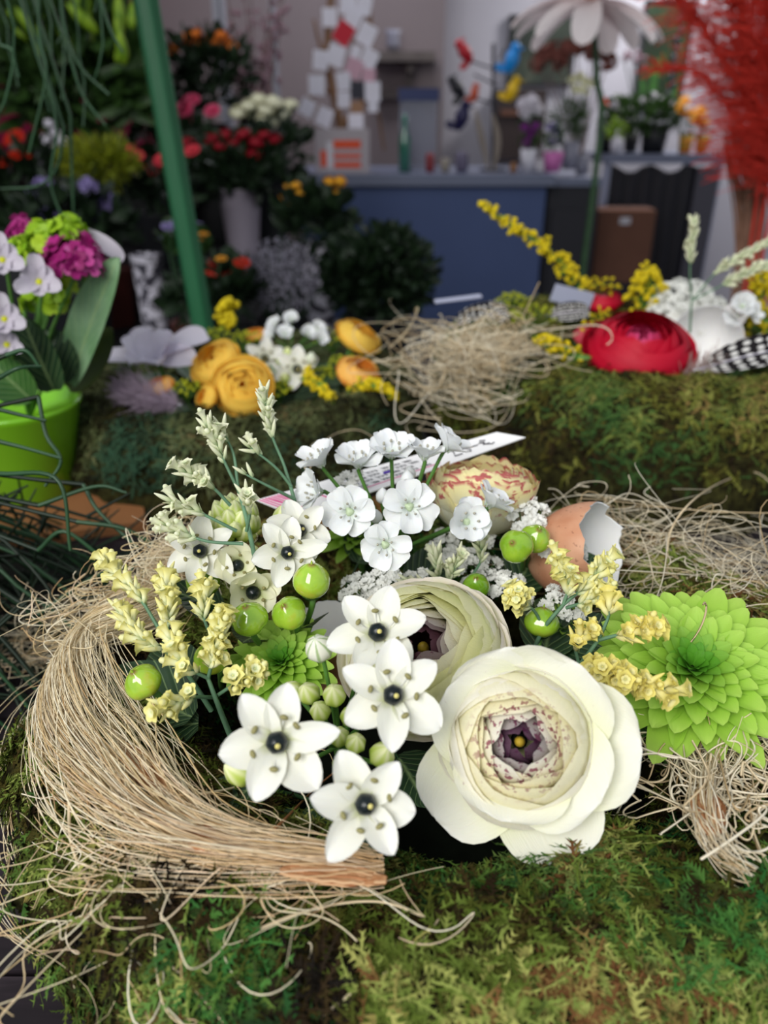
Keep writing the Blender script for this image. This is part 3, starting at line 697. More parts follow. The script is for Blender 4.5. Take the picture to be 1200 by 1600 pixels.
for k in range(22):
    ph = math.acos(1-1.25*(k+.5)/22); th = k*2.4; d = np.array([math.sin(ph)*math.cos(th), math.sin(ph)*math.sin(th), math.cos(ph)])
    d = frame((-.05, -.35, 1))@d; bd.append((c0+d*.0085, nrm(d*.5+np.array([0, -.1, .8])), BUD_G, .95))
for px, py, z, s in [(440, 806, 1.094, 1.0), (412, 870, 1.075, .6), (398, 862, 1.078, .6), (428, 858, 1.076, .6), (470, 808, 1.084, .8)]:
    p = PZ(px, py, z); bd.append((p, (.1, -.1, 1), BUD_G, s))
star_plant('cluster of small white star flowers around a dense ball of green buds, rear left', PZ(400, 950, 1.0), fl, bd, hub=PZ(385, 880, 1.062))

fl = []
for px, py, z, (dx, dy, dz), sd, roll, s, kd in [
    (500, 722, 1.107, (-.5, .1, .9), 1, .2, 1.2, 'cup2'), (560, 724, 1.106, (-.1, 0, 1.0), 2, .5, 1.15, 'cup2'), (612, 708, 1.110, (0, -.15, 1.0), 3, .1, 1.2, 'cup2'),
    (664, 712, 1.110, (.1, .2, 1.0), 4, .8, 1.05, 'cup2'), (700, 698, 1.113, (.6, .3, .8), 5, .3, 1.2, 'cup2'), (496, 768, 1.098, (-.8, -.2, .3), 6, .3, 1.1, 'cup2'),
    (546, 800, 1.094, (-.15, 0, -.05), 1, .15, 1.13, 'open'), (640, 792, 1.096, (.1, 0, .0), 2, .6, 1.13, 'open'), (602, 852, 1.090, (.0, 0, -.25), 3, .2, 1.0, 'open'),
    (730, 815, 1.090, (.35, 0, .1), 4, .4, 1.15, 'cup2'), (766, 786, 1.092, (.5, .2, .6), 5, .9, 1.15, 'cup2')]:
    p = PZ(px, py, z); k = 1.0 if dz < .5 and abs(dx) < .5 else .15
    fl.append((p, fc(p, dx, dy, dz, k), 'open' if kd == 'open' else 'alcup', sd, roll, s))
ALB = bud_mesh(.0085, .0034, ALLP); bd = []
for px, py, z, s in [(637, 742, 1.100, 1.0), (598, 770, 1.093, 1.), (572, 790, 1.09, 1.05), (588, 803, 1.086, .9), (640, 735, 1.100, .9)]:
    p = PZ(px, py, z); bd.append((p, (0, 0, 1), ALB, s))
star_plant('round umbel of pure white allium blooms on thin green stalks, centre rear', PZ(610, 920, 1.0), fl, bd, name='white_allium', stemm=STEMG, hub=PZ(618, 862, 1.058))

# berries
def bz(px, py, z, d, s=1.0, k=0): p = PZ(px, py, z); return (p, d, s, k)
hypericum('sprig of three glossy green berries left of the ivory ranunculus', PZ(450, 1040, 1.0), [bz(487, 908, 1.082, (.05, -.1, 1), 1.04, 0), bz(451, 957, 1.070, (-.2, -.5, .8), .95, 1), bz(389, 965, 1.070, (-.1, -.25, 1), 1.0, 1)], 1)
hypericum('green berry with brown tip behind yellow statice, left rear', PZ(330, 980, 1.0), [bz(318, 908, 1.066, (-.1, -.2, 1), 1.05, 0)], 2)
hypericum('lone green berry above the dark leaf at the left edge of the flowers', PZ(260, 1110, 1.0), [bz(222, 1064, 1.058, (-.35, -.3, .9), .95, 1)], 3)
hypericum('shaded green berry under the front left statice sprig', PZ(350, 1080, 1.0), [bz(330, 1028, 1.056, (-.1, -.4, .9), .95, 0)], 4)
hypericum('pair of bright green berries beside the white lace flower', PZ(820, 920, 1.0), [bz(806, 853, 1.080, (-.35, -.6, .55), 1.0, 1), bz(837, 840, 1.078, (.1, -.4, .8), .95, 1)], 5)
hypericum('grooved green berry behind the front cream ranunculus', PZ(850, 1010, 1.0), [bz(847, 970, 1.056, (.05, .1, 1), 1.0, 1)], 6)
hypericum('small shaded berry between lace flowers behind the ivory ranunculus', PZ(748, 950, 1.0), [bz(744, 916, 1.060, (-.1, -.4, .8), .85, 0)], 7)

# eggshells
c = PZ(922, 862, 1.062)
eggshell('broken brown eggshell with jagged white rim, open to the right', c, nrm(np.array([.84, -.30, .34])), .0245, .58, 3, 0, .018, .05)
c = PZ(520, 985, 1.036)
eggshell('broken brown eggshell half hidden behind the ivory ranunculus', c, nrm(np.array([-.05, .12, 1])), .0255, .56, 8, 0, .03, .03)

# lace flowers
def lu(px, py, z, rad, k, n=(0, -.4, .9)): return (PZ(px, py, z), n, rad, k)
lace_flower('white lace flower between the yellow ranunculus and the berries', PZ(800, 900, 1.0), [lu(823, 797, 1.082, .0125, 12), lu(868, 845, 1.072, .008, 5, (.4, -.4, .8)), lu(700, 846, 1.060, .011, 8), lu(745, 880, 1.058, .012, 9), lu(760, 830, 1.066, .008, 5)], 1)
lace_flower('white lace flower left of the allium stalk, over the eggshell', PZ(600, 960, 1.0), [lu(592, 905, 1.062, .011, 8, (-.3, -.4, .8)), lu(548, 912, 1.060, .010, 6, (-.5, -.2, .8)), lu(650, 905, 1.056, .009, 6)], 2)
lace_flower('sparse white lace flower behind the right statice sprig', PZ(830, 980, 1.0), [lu(880, 938, 1.060, .010, 7), lu(800, 915, 1.058, .010, 7), lu(905, 850, 1.066, .010, 7, (.6, -.3, .7))], 3)
lace_flower('tiny white lace flower showing behind the allium, by the card', PZ(560, 900, 1.0), [lu(548, 745, 1.092, .007, 5)], 4)

# statice
def w(*a): return [PZ(*q) for q in a]
def y_(*a): return [PY(*q) for q in a]
statice('tall cream statice sprig rising furthest above the rear left of the wreath', y_((470, 850, .30), (462, 790, .315), (445, 730, .325)),
        [(y_((462, 790, .315), (445, 730, .325), (425, 680, .33), (412, 618, .335)), 16, .020), (y_((455, 760, .32), (430, 730, .32), (392, 700, .32)), 4, .006), (y_((460, 780, .315), (420, 760, .31), (385, 742, .31)), 2, .003)], 'c', (.7, .25, .05), 1, .95)
statice('branching cream statice sprig at the rear left, with five flowering tips', y_((400, 880, .28), (385, 810, .30), (372, 765, .31)),
        [(y_((372, 765, .31), (350, 720, .315), (325, 665, .32)), 12, .018), (y_((372, 765, .31), (365, 710, .32), (346, 672, .325)), 5, .006), (y_((360, 790, .30), (330, 760, .30), (290, 738, .30)), 11, .014), (y_((370, 830, .29), (320, 805, .29), (272, 785, .29)), 11, .014), (y_((380, 850, .28), (320, 845, .28), (262, 822, .285)), 12, .014), (y_((385, 830, .29), (390, 800, .29), (385, 775, .29)), 6, .008)], 'c', (.45, .40, .15), 2, .95)
statice('yellow statice sprig reaching over the straw at far left', w((330, 1110, 1.03), (285, 1040, 1.055), (250, 985, 1.066)),
        [(w((250, 985, 1.066), (215, 930, 1.076), (165, 880, 1.082)), 22, .030), (w((262, 1000, 1.064), (262, 950, 1.074), (258, 905, 1.080)), 20, .022), (w((270, 1020, 1.06), (225, 1000, 1.066), (190, 958, 1.072)), 20, .024)], 'y', (.45, .35, .2), 3, 1.0)
statice('yellow statice sprig in front of the left berries', w((360, 1150, 1.03), (340, 1100, 1.05), (325, 1060, 1.06)),
        [(w((325, 1060, 1.06), (335, 1020, 1.07), (345, 975, 1.078)), 20, .018), (w((325, 1060, 1.06), (290, 1040, 1.068), (268, 1000, 1.076)), 14, .018), (w((335, 1090, 1.05), (300, 1090, 1.06), (262, 1105, 1.062)), 9, .012), (w((335, 1090, 1.05), (365, 1070, 1.062), (392, 1055, 1.068)), 14, .010), (w((340, 1010, 1.06), (320, 970, 1.072), (318, 925, 1.080)), 12, .012)], 'y', (.4, .35, .25), 4, 1.0)
statice('cream statice sprig standing behind the top of the ivory ranunculus', w((700, 960, 1.03), (695, 925, 1.05), (690, 905, 1.06)),
        [(w((695, 925, 1.05), (685, 900, 1.062), (680, 868, 1.072)), 10, .012), (w((695, 925, 1.05), (705, 900, 1.062), (715, 875, 1.070)), 9, .012), (w((695, 930, 1.05), (670, 918, 1.058), (640, 912, 1.062)), 7, .012), (w((720, 920, 1.05), (750, 880, 1.064), (752, 850, 1.074)), 8, .010)], 'c', (.7, .25, .05), 5, 1.0)
statice('pale yellow statice sprig crossing in front of the brown eggshell', w((825, 1040, 1.03), (848, 985, 1.055), (880, 945, 1.068)),
        [(w((880, 945, 1.068), (888, 915, 1.076), (875, 878, 1.084)), 14, .015), (w((880, 945, 1.068), (920, 910, 1.076), (945, 880, 1.083)), 16, .018), (w((885, 950, 1.066), (915, 940, 1.072), (940, 925, 1.076)), 10, .012), (w((850, 985, 1.054), (835, 955, 1.064), (808, 935, 1.072)), 12, .009)], 'y', (.25, .3, .45), 6, 1.0)
statice('dense golden statice sprig lying over the left of the lime chrysanthemum', w((870, 1080, 1.03), (905, 1040, 1.055), (935, 1000, 1.068)),
        [(w((935, 1000, 1.068), (975, 990, 1.074), (1015, 982, 1.078)), 12, .013), (w((905, 1040, 1.055), (930, 1045, 1.064), (975, 1060, 1.070)), 22, .022), (w((905, 1050, 1.055), (960, 1065, 1.064), (1045, 1078, 1.070)), 16, .024), (w((905, 1040, 1.055), (900, 1010, 1.064), (915, 990, 1.07)), 8, .010), (w((935, 1000, 1.068), (950, 965, 1.074), (952, 945, 1.076)), 5, .006)], 't', (.15, .35, .5), 7, 1.0)

# leaves low in the hollow
def leaf_bunch(label, root, specs, mat, seed=0, name='leaf_sprig', cat='foliage', pq=(.55, .7)):
    o = np.asarray(root); T = thing(name, label, cat, mat4(np.eye(3), o)); st = MB()
    for i, (p, d, L, W) in enumerate(specs):
        mb = MB(); p = np.asarray(p); dd = nrm(d); z = nrm(np.cross(np.cross(dd, [0, -.3, 1]), dd)); x = dd; F = np.stack([x, np.cross(z, x), z], 1)
        leaf_mb(mb, L, W, F, p-o, .05, -.25, .18, seed+i, pq, rows=14, cols=7, wave=.04); mb.build('leaf', mat, T)
        st.tube([np.zeros(3), (p-o)*.6, p-o+F[:, 0]*.002], [.0012, .001, .0006], 5)
    st.build('stem', STEMD, T); return T
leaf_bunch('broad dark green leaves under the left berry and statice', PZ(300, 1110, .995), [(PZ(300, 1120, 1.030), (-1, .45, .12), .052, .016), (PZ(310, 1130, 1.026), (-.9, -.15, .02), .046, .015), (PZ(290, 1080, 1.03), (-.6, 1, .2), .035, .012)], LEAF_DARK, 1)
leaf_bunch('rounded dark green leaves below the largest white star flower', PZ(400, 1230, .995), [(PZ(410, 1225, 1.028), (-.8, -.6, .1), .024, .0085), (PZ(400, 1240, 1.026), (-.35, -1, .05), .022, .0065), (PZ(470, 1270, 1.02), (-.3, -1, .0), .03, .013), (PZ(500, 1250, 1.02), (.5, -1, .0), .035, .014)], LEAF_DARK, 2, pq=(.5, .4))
leaf_bunch('dark green leaves in the gap between berries and cream ranunculus', PZ(860, 1020, .995), [(PZ(860, 1010, 1.035), (1, .2, .15), .04, .013), (PZ(850, 1030, 1.035), (.3, 1, .3), .04, .014), (PZ(800, 930, 1.04), (.3, .4, .3), .035, .013), (PZ(880, 900, 1.05), (1, .4, .3), .022, .010)], LEAF_DARK, 3)
leaf_bunch('dark green leaves below the lime chrysanthemum', PZ(990, 1100, .995), [(PZ(985, 1085, 1.035), (-.2, -1, .1), .028, .010), (PZ(1010, 1090, 1.03), (.6, -1, .0), .035, .013), (PZ(1080, 1080, 1.03), (.5, -1, .0), .035, .012)], LEAF_MID, 4)
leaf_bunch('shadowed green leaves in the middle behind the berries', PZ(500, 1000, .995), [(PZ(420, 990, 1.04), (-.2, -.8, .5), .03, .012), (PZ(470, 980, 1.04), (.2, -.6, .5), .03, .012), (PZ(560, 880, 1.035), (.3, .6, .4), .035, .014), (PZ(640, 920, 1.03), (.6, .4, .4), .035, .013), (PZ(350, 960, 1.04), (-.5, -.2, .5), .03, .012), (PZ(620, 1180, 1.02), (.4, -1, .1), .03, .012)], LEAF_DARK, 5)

# price card on a stick
CARD = simple('card_white', '#f5f3f3', .5, .3); INK = simple('card_ink', '#2c2433', .6); INKP = simple('card_pink', '#e65a9e', .6); INKV = simple('card_violet', '#5a3cb0', .6)
A, Bp, Cp, Dp = PZ(400, 781, 1.078), PZ(776, 675, 1.090), PZ(821, 683, 1.088), PZ(466, 809, 1.076)
CT = T = thing('price_card', 'long white price card with pink and black writing, slanting behind the allium', 'card', mat4(np.eye(3), A))
n_ = nrm(np.cross(Bp-A, Dp-A)); n_ = n_ if n_[2] > 0 else -n_; q = [A, Bp, Cp, Dp]; V = [x-A for x in q]+[x-A-n_*.0006 for x in q]
MB().add(V, [[0, 1, 2, 3], [7, 6, 5, 4], [0, 4, 5, 1], [1, 5, 6, 2], [2, 6, 7, 3], [3, 7, 4, 0]]).build('card', CARD, T, smooth=False)
def cuv(u, v, l=.0003): return (A*(1-u)*(1-v)+Bp*u*(1-v)+Cp*u*v+Dp*(1-u)*v)+n_*l-A
def stroke(mb, pts, w=.0004): mb.tube([cuv(*p) for p in pts], w, 4)
g = np.random.default_rng(4); wr = MB()
for row in (.22, .38, .54, .70):
    u = .28
    while u < .56:
        L = .02+.03*g.random()
        for k in range(3): x = u+L*k/3; stroke(wr, [(x, row-.05), (x+.004, row+.05), (x+.008, row-.04), (x+.010, row+.04)], .00010)
        u += L+.015
wr.build('small_print', INK, T)
pr = MB(); s_ = .055
def glyph(ch, u0, v0, h=.42, wd=.035):
    D = {'2': [(0, .2), (.5, 0), (1, .25), (.8, .5), (0, 1), (1, 1)], '5': [(1, 0), (.1, 0), (0, .45), (.7, .4), (1, .7), (.6, 1), (0, .9)], 'e': [(1, .15), (.5, 0), (.1, .3), (.1, .75), (.5, 1), (1, .85)], '-': [(0, .5), (.8, .5)], ',': [(.3, .8), (.1, 1.1)]}[ch]
    stroke(pr, [(u0+wd*x, v0+h*y) for x, y in D], .0003)
glyph('2', .70, .30); glyph('5', .755, .30); glyph('-', .81, .30); glyph('e', .86, .30); stroke(pr, [(.85, .45), (.88, .45)], .00025); stroke(pr, [(.85, .6), (.88, .6)], .00025)
pr.build('handwriting', INK, T)
pk = MB(); stroke(pk, [(.165, .02), (.165, .98)], .0003); stroke(pk, [(.165, .8), (.62, .8)], .0002)
for k in range(9): stroke(pk, [(.005+.011*k, .05), (.012+.011*k+.01*g.random(), .3+.6*g.random())], .00025)
pk.build('pink_print', INKP, T); vi = MB(); stroke(vi, [(.43, .45), (.47, .45)], .0007); vi.build('violet_mark', INKV, T)
BARK = Mt('cork_bark', .8, .2); BARK.col(BARK.ramp(BARK.noise(150, 4), [(.3, '#6e4a26'), (.7, '#c09056')])); BARK.bump(BARK.noise(200, 4), .002, .8); BARK = BARK.m
a0, a1 = PZ(445, 838, 1.066), PZ(705, 752, 1.068); mb = MB(); mb.tube(catmull([a0, a0*.6+a1*.4+[0, 0, .0005], a1], 14), .0047+.0005*np.sin(np.arange(14)*1.7), 14)
tag(mb.build('bark_stick', BARK), 'short brown bark stick lying right under the white price card', 'stick')

# ---------------------------------------------------------------- sisal and raffia
def fall(R, x, y, lo=.985): return np.maximum(R.height(x, y), lo)
def skein(name, label, path, n, seed, mats, husks=(), R=RF, lo=.985):
    """path rows: px, py, half width in px, lift"""
    path = np.array(path, float); K = 64; W = catmull(path, K); ctr = []
    for a in W: ctr.append(onmoss(a[0], a[1], .004, R))
    ctr = np.array(ctr); dep = (ctr-CAM)@FWD; t = np.gradient(ctr, axis=0); t[:, 2] = 0; t /= np.linalg.norm(t, axis=1)[:, None]
    sd = np.stack([-t[:, 1], t[:, 0], 0*t[:, 0]], 1); hw = W[:, 2]/FPX*dep; g = np.random.default_rng(seed)
    off = g.normal(size=(n, 1))*np.where(g.random((n, 1)) < .55, .5, 1.15); off = np.clip(off, -2.3 if n > 100 else -1.3, 1.25); lz = g.random((n, 1)); tt = np.linspace(0, 1, K)[None]
    a = off+.42*np.sin(tt*PI*g.uniform(1, 5.5, (n, 1))+g.random((n, 1))*6.3)*g.normal(size=(n, 1))*.9
    p = ctr[None]+sd[None]*(a*hw[None])[..., None]
    st = (g.random(n)**2*.30); en = 1-g.random(n)**2.5*.45
    z = fall(R, p[..., 0], p[..., 1], lo)+.002+W[:, 3][None]*.001*(.25+lz)+.0070*lz+.0025*np.sin(tt*PI*g.uniform(2, 7, (n, 1))+g.random((n, 1))*6)
    p[..., 2] = z
    # trim ends
    out = np.empty_like(p)
    for i in range(n):
        s = st[i]+(en[i]-st[i])*np.linspace(0, 1, K)
        for c in range(3): out[i, :, c] = np.interp(s, np.linspace(0, 1, K), p[i, :, c])
    # free tips curl away a little
    k = np.linspace(0, 1, K); tip = np.clip((.12-k)/.12, 0, 1)**2
    out += tip[None, :, None]*g.normal(size=(n, 1, 3))*np.array([.010, .010, .008])
    out[..., 2] = np.maximum(out[..., 2], TZ+.001)
    mb = MB(); mb.fibers(out, g.uniform(.00011, .00028, (n, 1)))
    T = thing(name, label, 'straw', mat4(np.eye(3), ctr[K//2])); o = ctr[K//2]; mb.V = [v-o for v in mb.V]; mb.build('strands', mats[0], T, kind='stuff')
    for hpath, wpx, hn in husks:
        h = catmull(np.array(hpath, float), 12); hc = np.array([onmoss(a[0], a[1], .010, R) for a in h]); gg = np.random.default_rng(seed+5)
        w0 = wpx/FPX*.27; prof = np.sin(np.linspace(.25, PI*.93, 12))[None]*w0
        tt2 = nrm(hc[-1]-hc[0]); s2 = nrm(np.cross([0, 0, 1], tt2)); q = hc[None]+s2*(gg.uniform(-1, 1, (hn, 1))*prof)[..., None]+np.array([0, 0, 1])*(gg.random((hn, 1))*prof*.5)[..., None]+gg.normal(size=(hn, 12, 3))*.0002
        m2 = MB(); m2.fibers(q, .0006, 4); m2.V = [v-o for v in m2.V]; m2.build('husk', mats[1], T, label='rust brown husk')
    return T
skein('sisal_skein', 'long pale sisal skein sweeping round the left of the front wreath',
      [(345, 930, 14, 3), (320, 885, 22, 5), (285, 868, 24, 6), (262, 895, 26, 6), (262, 940, 30, 5), (215, 968, 36, 5), (140, 1000, 40, 5), (98, 1065, 52, 6), (112, 1150, 70, 6), (165, 1225, 76, 7), (232, 1290, 62, 6), (320, 1335, 40, 6), (430, 1358, 27, 6), (530, 1370, 18, 5), (600, 1376, 10, 4)],
      330, 3, (SIS, HUSK), husks=[([(190, 1165), (225, 1205), (258, 1245)], 20, 60), ([(275, 1300), (315, 1315), (360, 1330)], 20, 60), ([(440, 1362), (530, 1370), (602, 1376)], 15, 60)])
def strands(name, label, paths, r, mat, R=RF, lift=.004, cat='straw'):
    o = None; mb = MB()
    for i, pth in enumerate(paths):
        q = np.array([(onmoss(a[0], a[1], a[2] if len(a) > 2 else lift, R)) for a in pth])
        if o is None: o = q.mean(0)
        mb.tube(catmull(q, 40)-o, np.linspace(r, r*.55, 40), 5, var=(.3+.6*((i*.37) % 1), 0, 0))
    ob = mb.build(name, mat, loc=o); return tag(ob, label, cat)
strands('raffia_strand', 'thick single raffia strand running down to the bottom edge at left', [[(105, 1150, .012), (108, 1240, .010), (112, 1320, .008), (150, 1400, .006), (205, 1460, .005), (275, 1515, .005), (350, 1598, .004)]], .0007, RAF)
strands('raffia_strand', 'thin raffia strand crossing the moss below the skein tip', [[(405, 1452), (460, 1430), (530, 1412), (600, 1410), (660, 1432)]], .0006, RAF)
strands('raffia_strand', 'curved raffia piece on the bottom moss, lower centre', [[(500, 1590), (560, 1545), (620, 1510), (665, 1465), (690, 1430)]], .0006, RAF)
strands('raffia_strand', 'brown straw leaning from the skein up against the lowest star flower', [[(400, 1320, .006), (440, 1285, .014), (500, 1225, .030), (560, 1178, .05)]], .0006, HUSK)
strands('raffia_strand', 'pale straw pointing at the left petal of the largest star flower', [[(255, 1245, .006), (330, 1238, .008), (400, 1222, .012)]], .0006, RAF)
strands('raffia_strand', 'long fine strand fanning out of the skein to the lower left moss', [[(0, 1315), (110, 1345), (220, 1390), (330, 1460), (420, 1530)], [(0, 1370), (60, 1430), (150, 1450), (260, 1447)]], .00035, RAF)
strands('raffia_strand', 'tall arching raffia strand over the right moss, nearest the frame edge', [[(1042, 888, .004), (1048, 830, .020), (1085, 780, .040), (1135, 750, .052), (1180, 738, .056), (1215, 765, .05)]], .0007, RAF)
strands('raffia_strand', 'thin raffia arch rising behind the allium blooms', [[(480, 765, .055), (490, 715, .075), (520, 680, .088), (560, 672, .090), (600, 695, .082), (640, 720, .07)], [(480, 740, .06), (475, 715, .07), (495, 690, .08), (512, 710, .075)]], .0004, RAF)
def nest(name, label, groups, mat, R, seed, cat='straw', r=.00033, parts=()):
    g = np.random.default_rng(seed); mb = MB(); o = np.asarray(groups[0][0])
    for c, ext, n, loop, length in groups:
        f = curl_fibers(n, np.asarray(c), ext, seed+n, 44, loop, length, floor=lambda x, y: fall(R, x, y, .96)); mb.fibers(f-o, g.uniform(.6, 1.35, (n, 1))*r)
    ob = mb.build(name, mat, loc=o); return tag(ob, label, cat)
nest('raffia_tangle', 'loose pale raffia tangle behind the chrysanthemum and eggshell, right', [(onmoss(1085, 885, .006), (.045, .025, .006), 55, .024, .09), (onmoss(1165, 900, .008), (.02, .03, .008), 24, .022, .08), (onmoss(960, 830, .010), (.022, .030, .008), 20, .016, .07), (onmoss(1010, 800, .006), (.03, .02, .006), 20, .014, .07)], RAF, RF, 11, r=.00026)
nest('raffia_tangle', 'loose raffia tangle below the lime chrysanthemum at the right edge', [(onmoss(1130, 1150, .010), (.035, .012, .006), 42, .014, .09), (onmoss(1120, 1215, .008), (.014, .018, .005), 34, .013, .05)], RAF, RF, 12, r=.00038)
skein('raffia_tuft', 'small rust-knotted raffia tuft on the right moss', [(1135, 1140, 26, 8), (1110, 1200, 26, 8), (1098, 1245, 18, 6), (1098, 1300, 18, 5), (1125, 1345, 20, 3), (1175, 1382, 16, 1)], 70, 9, (RAF, HUSK), husks=[([(1100, 1235), (1105, 1265), (1112, 1305)], 24, 70)])
nest('raffia_tangle', 'stray sisal curls spilling off the outer left rim of the wreath', [(onmoss(80, 1010, .008), (.02, .02, .006), 60, .012, .07)], SIS, RF, 13, r=.00022)
nest('raffia_tangle', 'bushy stray sisal ends above the upper left bend of the skein', [(onmoss(150, 955, .012), (.018, .016, .008), 50, .012, .07)], SIS, RF, 16, r=.00022)
nest('raffia_tangle', 'small looped curl of sisal standing up behind the left statice sprig', [(onmoss(272, 872, .02), (.010, .008, .010), 60, .012, .02)], SIS, RF, 15, r=.00022)
nest('raffia_tangle', 'few stray sisal threads scattered on the lower left moss', [(onmoss(150, 1400, .004), (.04, .02, .003), 26, .012, .09), (onmoss(420, 1400, .004), (.04, .012, .003), 22, .012, .06)], SIS, RF, 14, r=.00022)
# ================================================================ flowers of the two wreaths behind
YELR = ranunculus_mat('yellow_ranunculus_petal', '#ffae20', '#ffc63a', '#ffda62', None, transl=.35)
REDR = ranunculus_mat('red_ranunculus_petal', '#6a0214', '#b00424', '#c80c30', None, heart='#e04a80', transl=.2)
CORAL = ranunculus_mat('coral_ranunculus_petal', '#c8203a', '#e0405a', '#ee6a78', None)
ORAN = ranunculus_mat('orange_ranunculus_petal', '#fb9a20', '#ffb340', '#ffc866', None)
WARM = simple('lilac_white_petal', '#e6e0ee', .5, .3, .05, 40, transl=.25, sss=.1)
SOLY = simple('goldenrod_yellow', '#e3cc1c', .6, .3, .2, 200, transl=.2); LIMEY = simple('dill_yellow_green', '#b5bc2a', .6, .3, .25, 200, transl=.2)
SOLG = simple('goldenrod_leaf', '#5d8a36', .5, .4, .2, 60, transl=.2)
def seeds_mesh(mb, c, r, g, n, s, mi=0, var=(0, 0, 0)):
    for k in range(n):
        p = c+nrm(g.normal(size=3))*r*g.random()**.33; mb.ball(p, s*(.7+.6*g.random()), seg=5, rings=4, mi=mi, var=var)
def goldenrod(label, path, n=60, spread=.006, s=.0016, mat=None, seed=0, start=.15, twigs=True, name='goldenrod_spray'):
    path = catmull(path, 40); o = path[0]; g = np.random.default_rng(seed); T = thing(name, label, 'flower', mat4(np.eye(3), o)); st = MB(); bl = MB(); lf = MB()
    st.tube(path-o, np.linspace(.0013, .0006, 40), 5)
    for k in range(n):
        i = int(40*(start+(1-start)*k/n)); i = min(39, i); t = i/39; d = nrm(g.normal(size=3)); e = path[i]-o+d*spread*(1.25-t*.75)*(.5+.6*g.random())
        st.tube([path[max(0, i-1)]-o, e], [.0004, .0003], 3)
        seeds_mesh(bl, e, s*1.5, g, 4, s)
        if k % 4 == 0: F = frame(nrm(np.cross(d, [.2, .3, 1]))); leaf_mb(lf, .012*(1.2-t*.6), .0022, F, path[i]-o, seed=k, rows=5, cols=3)
    st.build('stem', SOLG, T); bl.build('blossoms', mat or SOLY, T, kind='stuff')
    if lf.n: lf.build('leaves', SOLG, T)
    return T
def dill(label, root, heads, mat, seed=0, name='dill_flower', cat='flower', s=.0011, n=26):
    o = np.asarray(root); g = np.random.default_rng(seed); T = thing(name, label, cat, mat4(np.eye(3), o)); st = MB(); bl = MB()
    for c, r in heads:
        c = np.asarray(c); hub = c-[0, 0, r*1.1]-o; st.tube(catmull([o-o, hub*.6, hub], 6), .0009, 5)
        for k in range(n):
            q = r*math.sqrt((k+.5)/n); a = k*2.4; e = hub+np.array([q*math.cos(a), q*math.sin(a), r*1.1-.4*q*q/r+g.normal()*r*.12]); st.tube([hub, e], .0003, 3); seeds_mesh(bl, e, s*1.6, g, 4, s)
    st.build('stem', SOLG, T); bl.build('blossoms', mat, T, kind='stuff'); return T
RLc, RRc = np.array([RL.c[0], RL.c[1], TZ+.03]), np.array([RR.c[0], RR.c[1], TZ+.03])
def rt(p, c): q = c+(np.asarray(p)-c)*np.array([.75, .75, 0]); return q
def ran2(label, px, py, y, rpx, n, mat, seed, ctr, nl=9, H=.8, **kw):
    c = PY(px, py, y); R = rpx/FPX*((c-CAM)@FWD); return ranunculus(label, c, n, R, R*H, mat, seed, rt(c, ctr), nl=nl, pistil=False, **kw)
L9 = dict(low=.4, dip=.15, spread=.84)
ran2('largest yellow ranunculus facing forward on the back left wreath', 380, 604, .650, 48, (.05, -.8, .55), YELR, 41, RLc, **L9)
ran2('yellow ranunculus directly behind the largest yellow one', 336, 566, .685, 42, (-.35, -.6, .8), YELR, 42, RLc, **L9)
ran2('small yellow ranunculus bloom at the left foot of the largest yellow one', 322, 622, .640, 22, (-.5, -.6, .5), YELR, 43, RLc, nl=6, **L9)
ran2('tall yellow ranunculus at the right rear of the back left wreath', 560, 525, .800, 38, (.5, -.3, .9), YELR, 44, RLc, **L9)
ran2('orange-yellow ranunculus low at the right of the back left wreath', 560, 583, .700, 36, (.35, -.45, .9), ORAN, 45, RLc, **L9)
ran2('small orange bloom beside the lilac feather, back left wreath', 248, 603, .655, 24, (-.2, -.3, 1), ORAN, 46, RLc, nl=6, **L9)
ran2('orange bud peeping out among filler at the rear of the left wreath', 400, 522, .81, 18, (0, -.3, 1), ORAN, 47, RLc, nl=5, **L9)
c = PY(245, 562, .70); T = thing('white_lily', 'drooping white lily with long lilac-tinted petals on the back left wreath', 'flower', mat4(np.eye(3), c)); mb = MB(); sc = ((c-CAM)@FWD)/FPX
for k, (dx, dy, dz, L, W) in enumerate([(-1, -.1, .02, 108, 17), (-.55, .1, .45, 58, 26), (-.1, .1, .8, 46, 26), (.55, -.1, .7, 50, 22), (1, -.15, -.02, 62, 24), (.2, -.8, .1, 40, 24), (-.5, -.7, .1, 48, 24), (.9, .5, .35, 90, 22)]):
    z = nrm(np.cross(np.cross([dx, dy, dz], (0, -.5, 1)), [dx, dy, dz])); x = nrm([dx, dy, dz]); F = np.stack([x, np.cross(z, x), z], 1)
    mb.grid(toM(F, (0, 0, 0), petal(L*sc, W*sc, .5, .3, .15, -.4, .45, 12, 7, .2, k)))
mb.build('petals', WARM, T); st = MB(); st.tube([[0, 0, 0], (rt(c, RLc)-c)], .002, 6); st.build('stem', STEMG, T)
FLUFF = simple('lilac_feather_down', '#c6b4c6', .9, .1, .15, 80, transl=.4); FLUFFP = simple('pale_feather_down', '#cbb4ae', .9, .1, .15, 80, transl=.4)
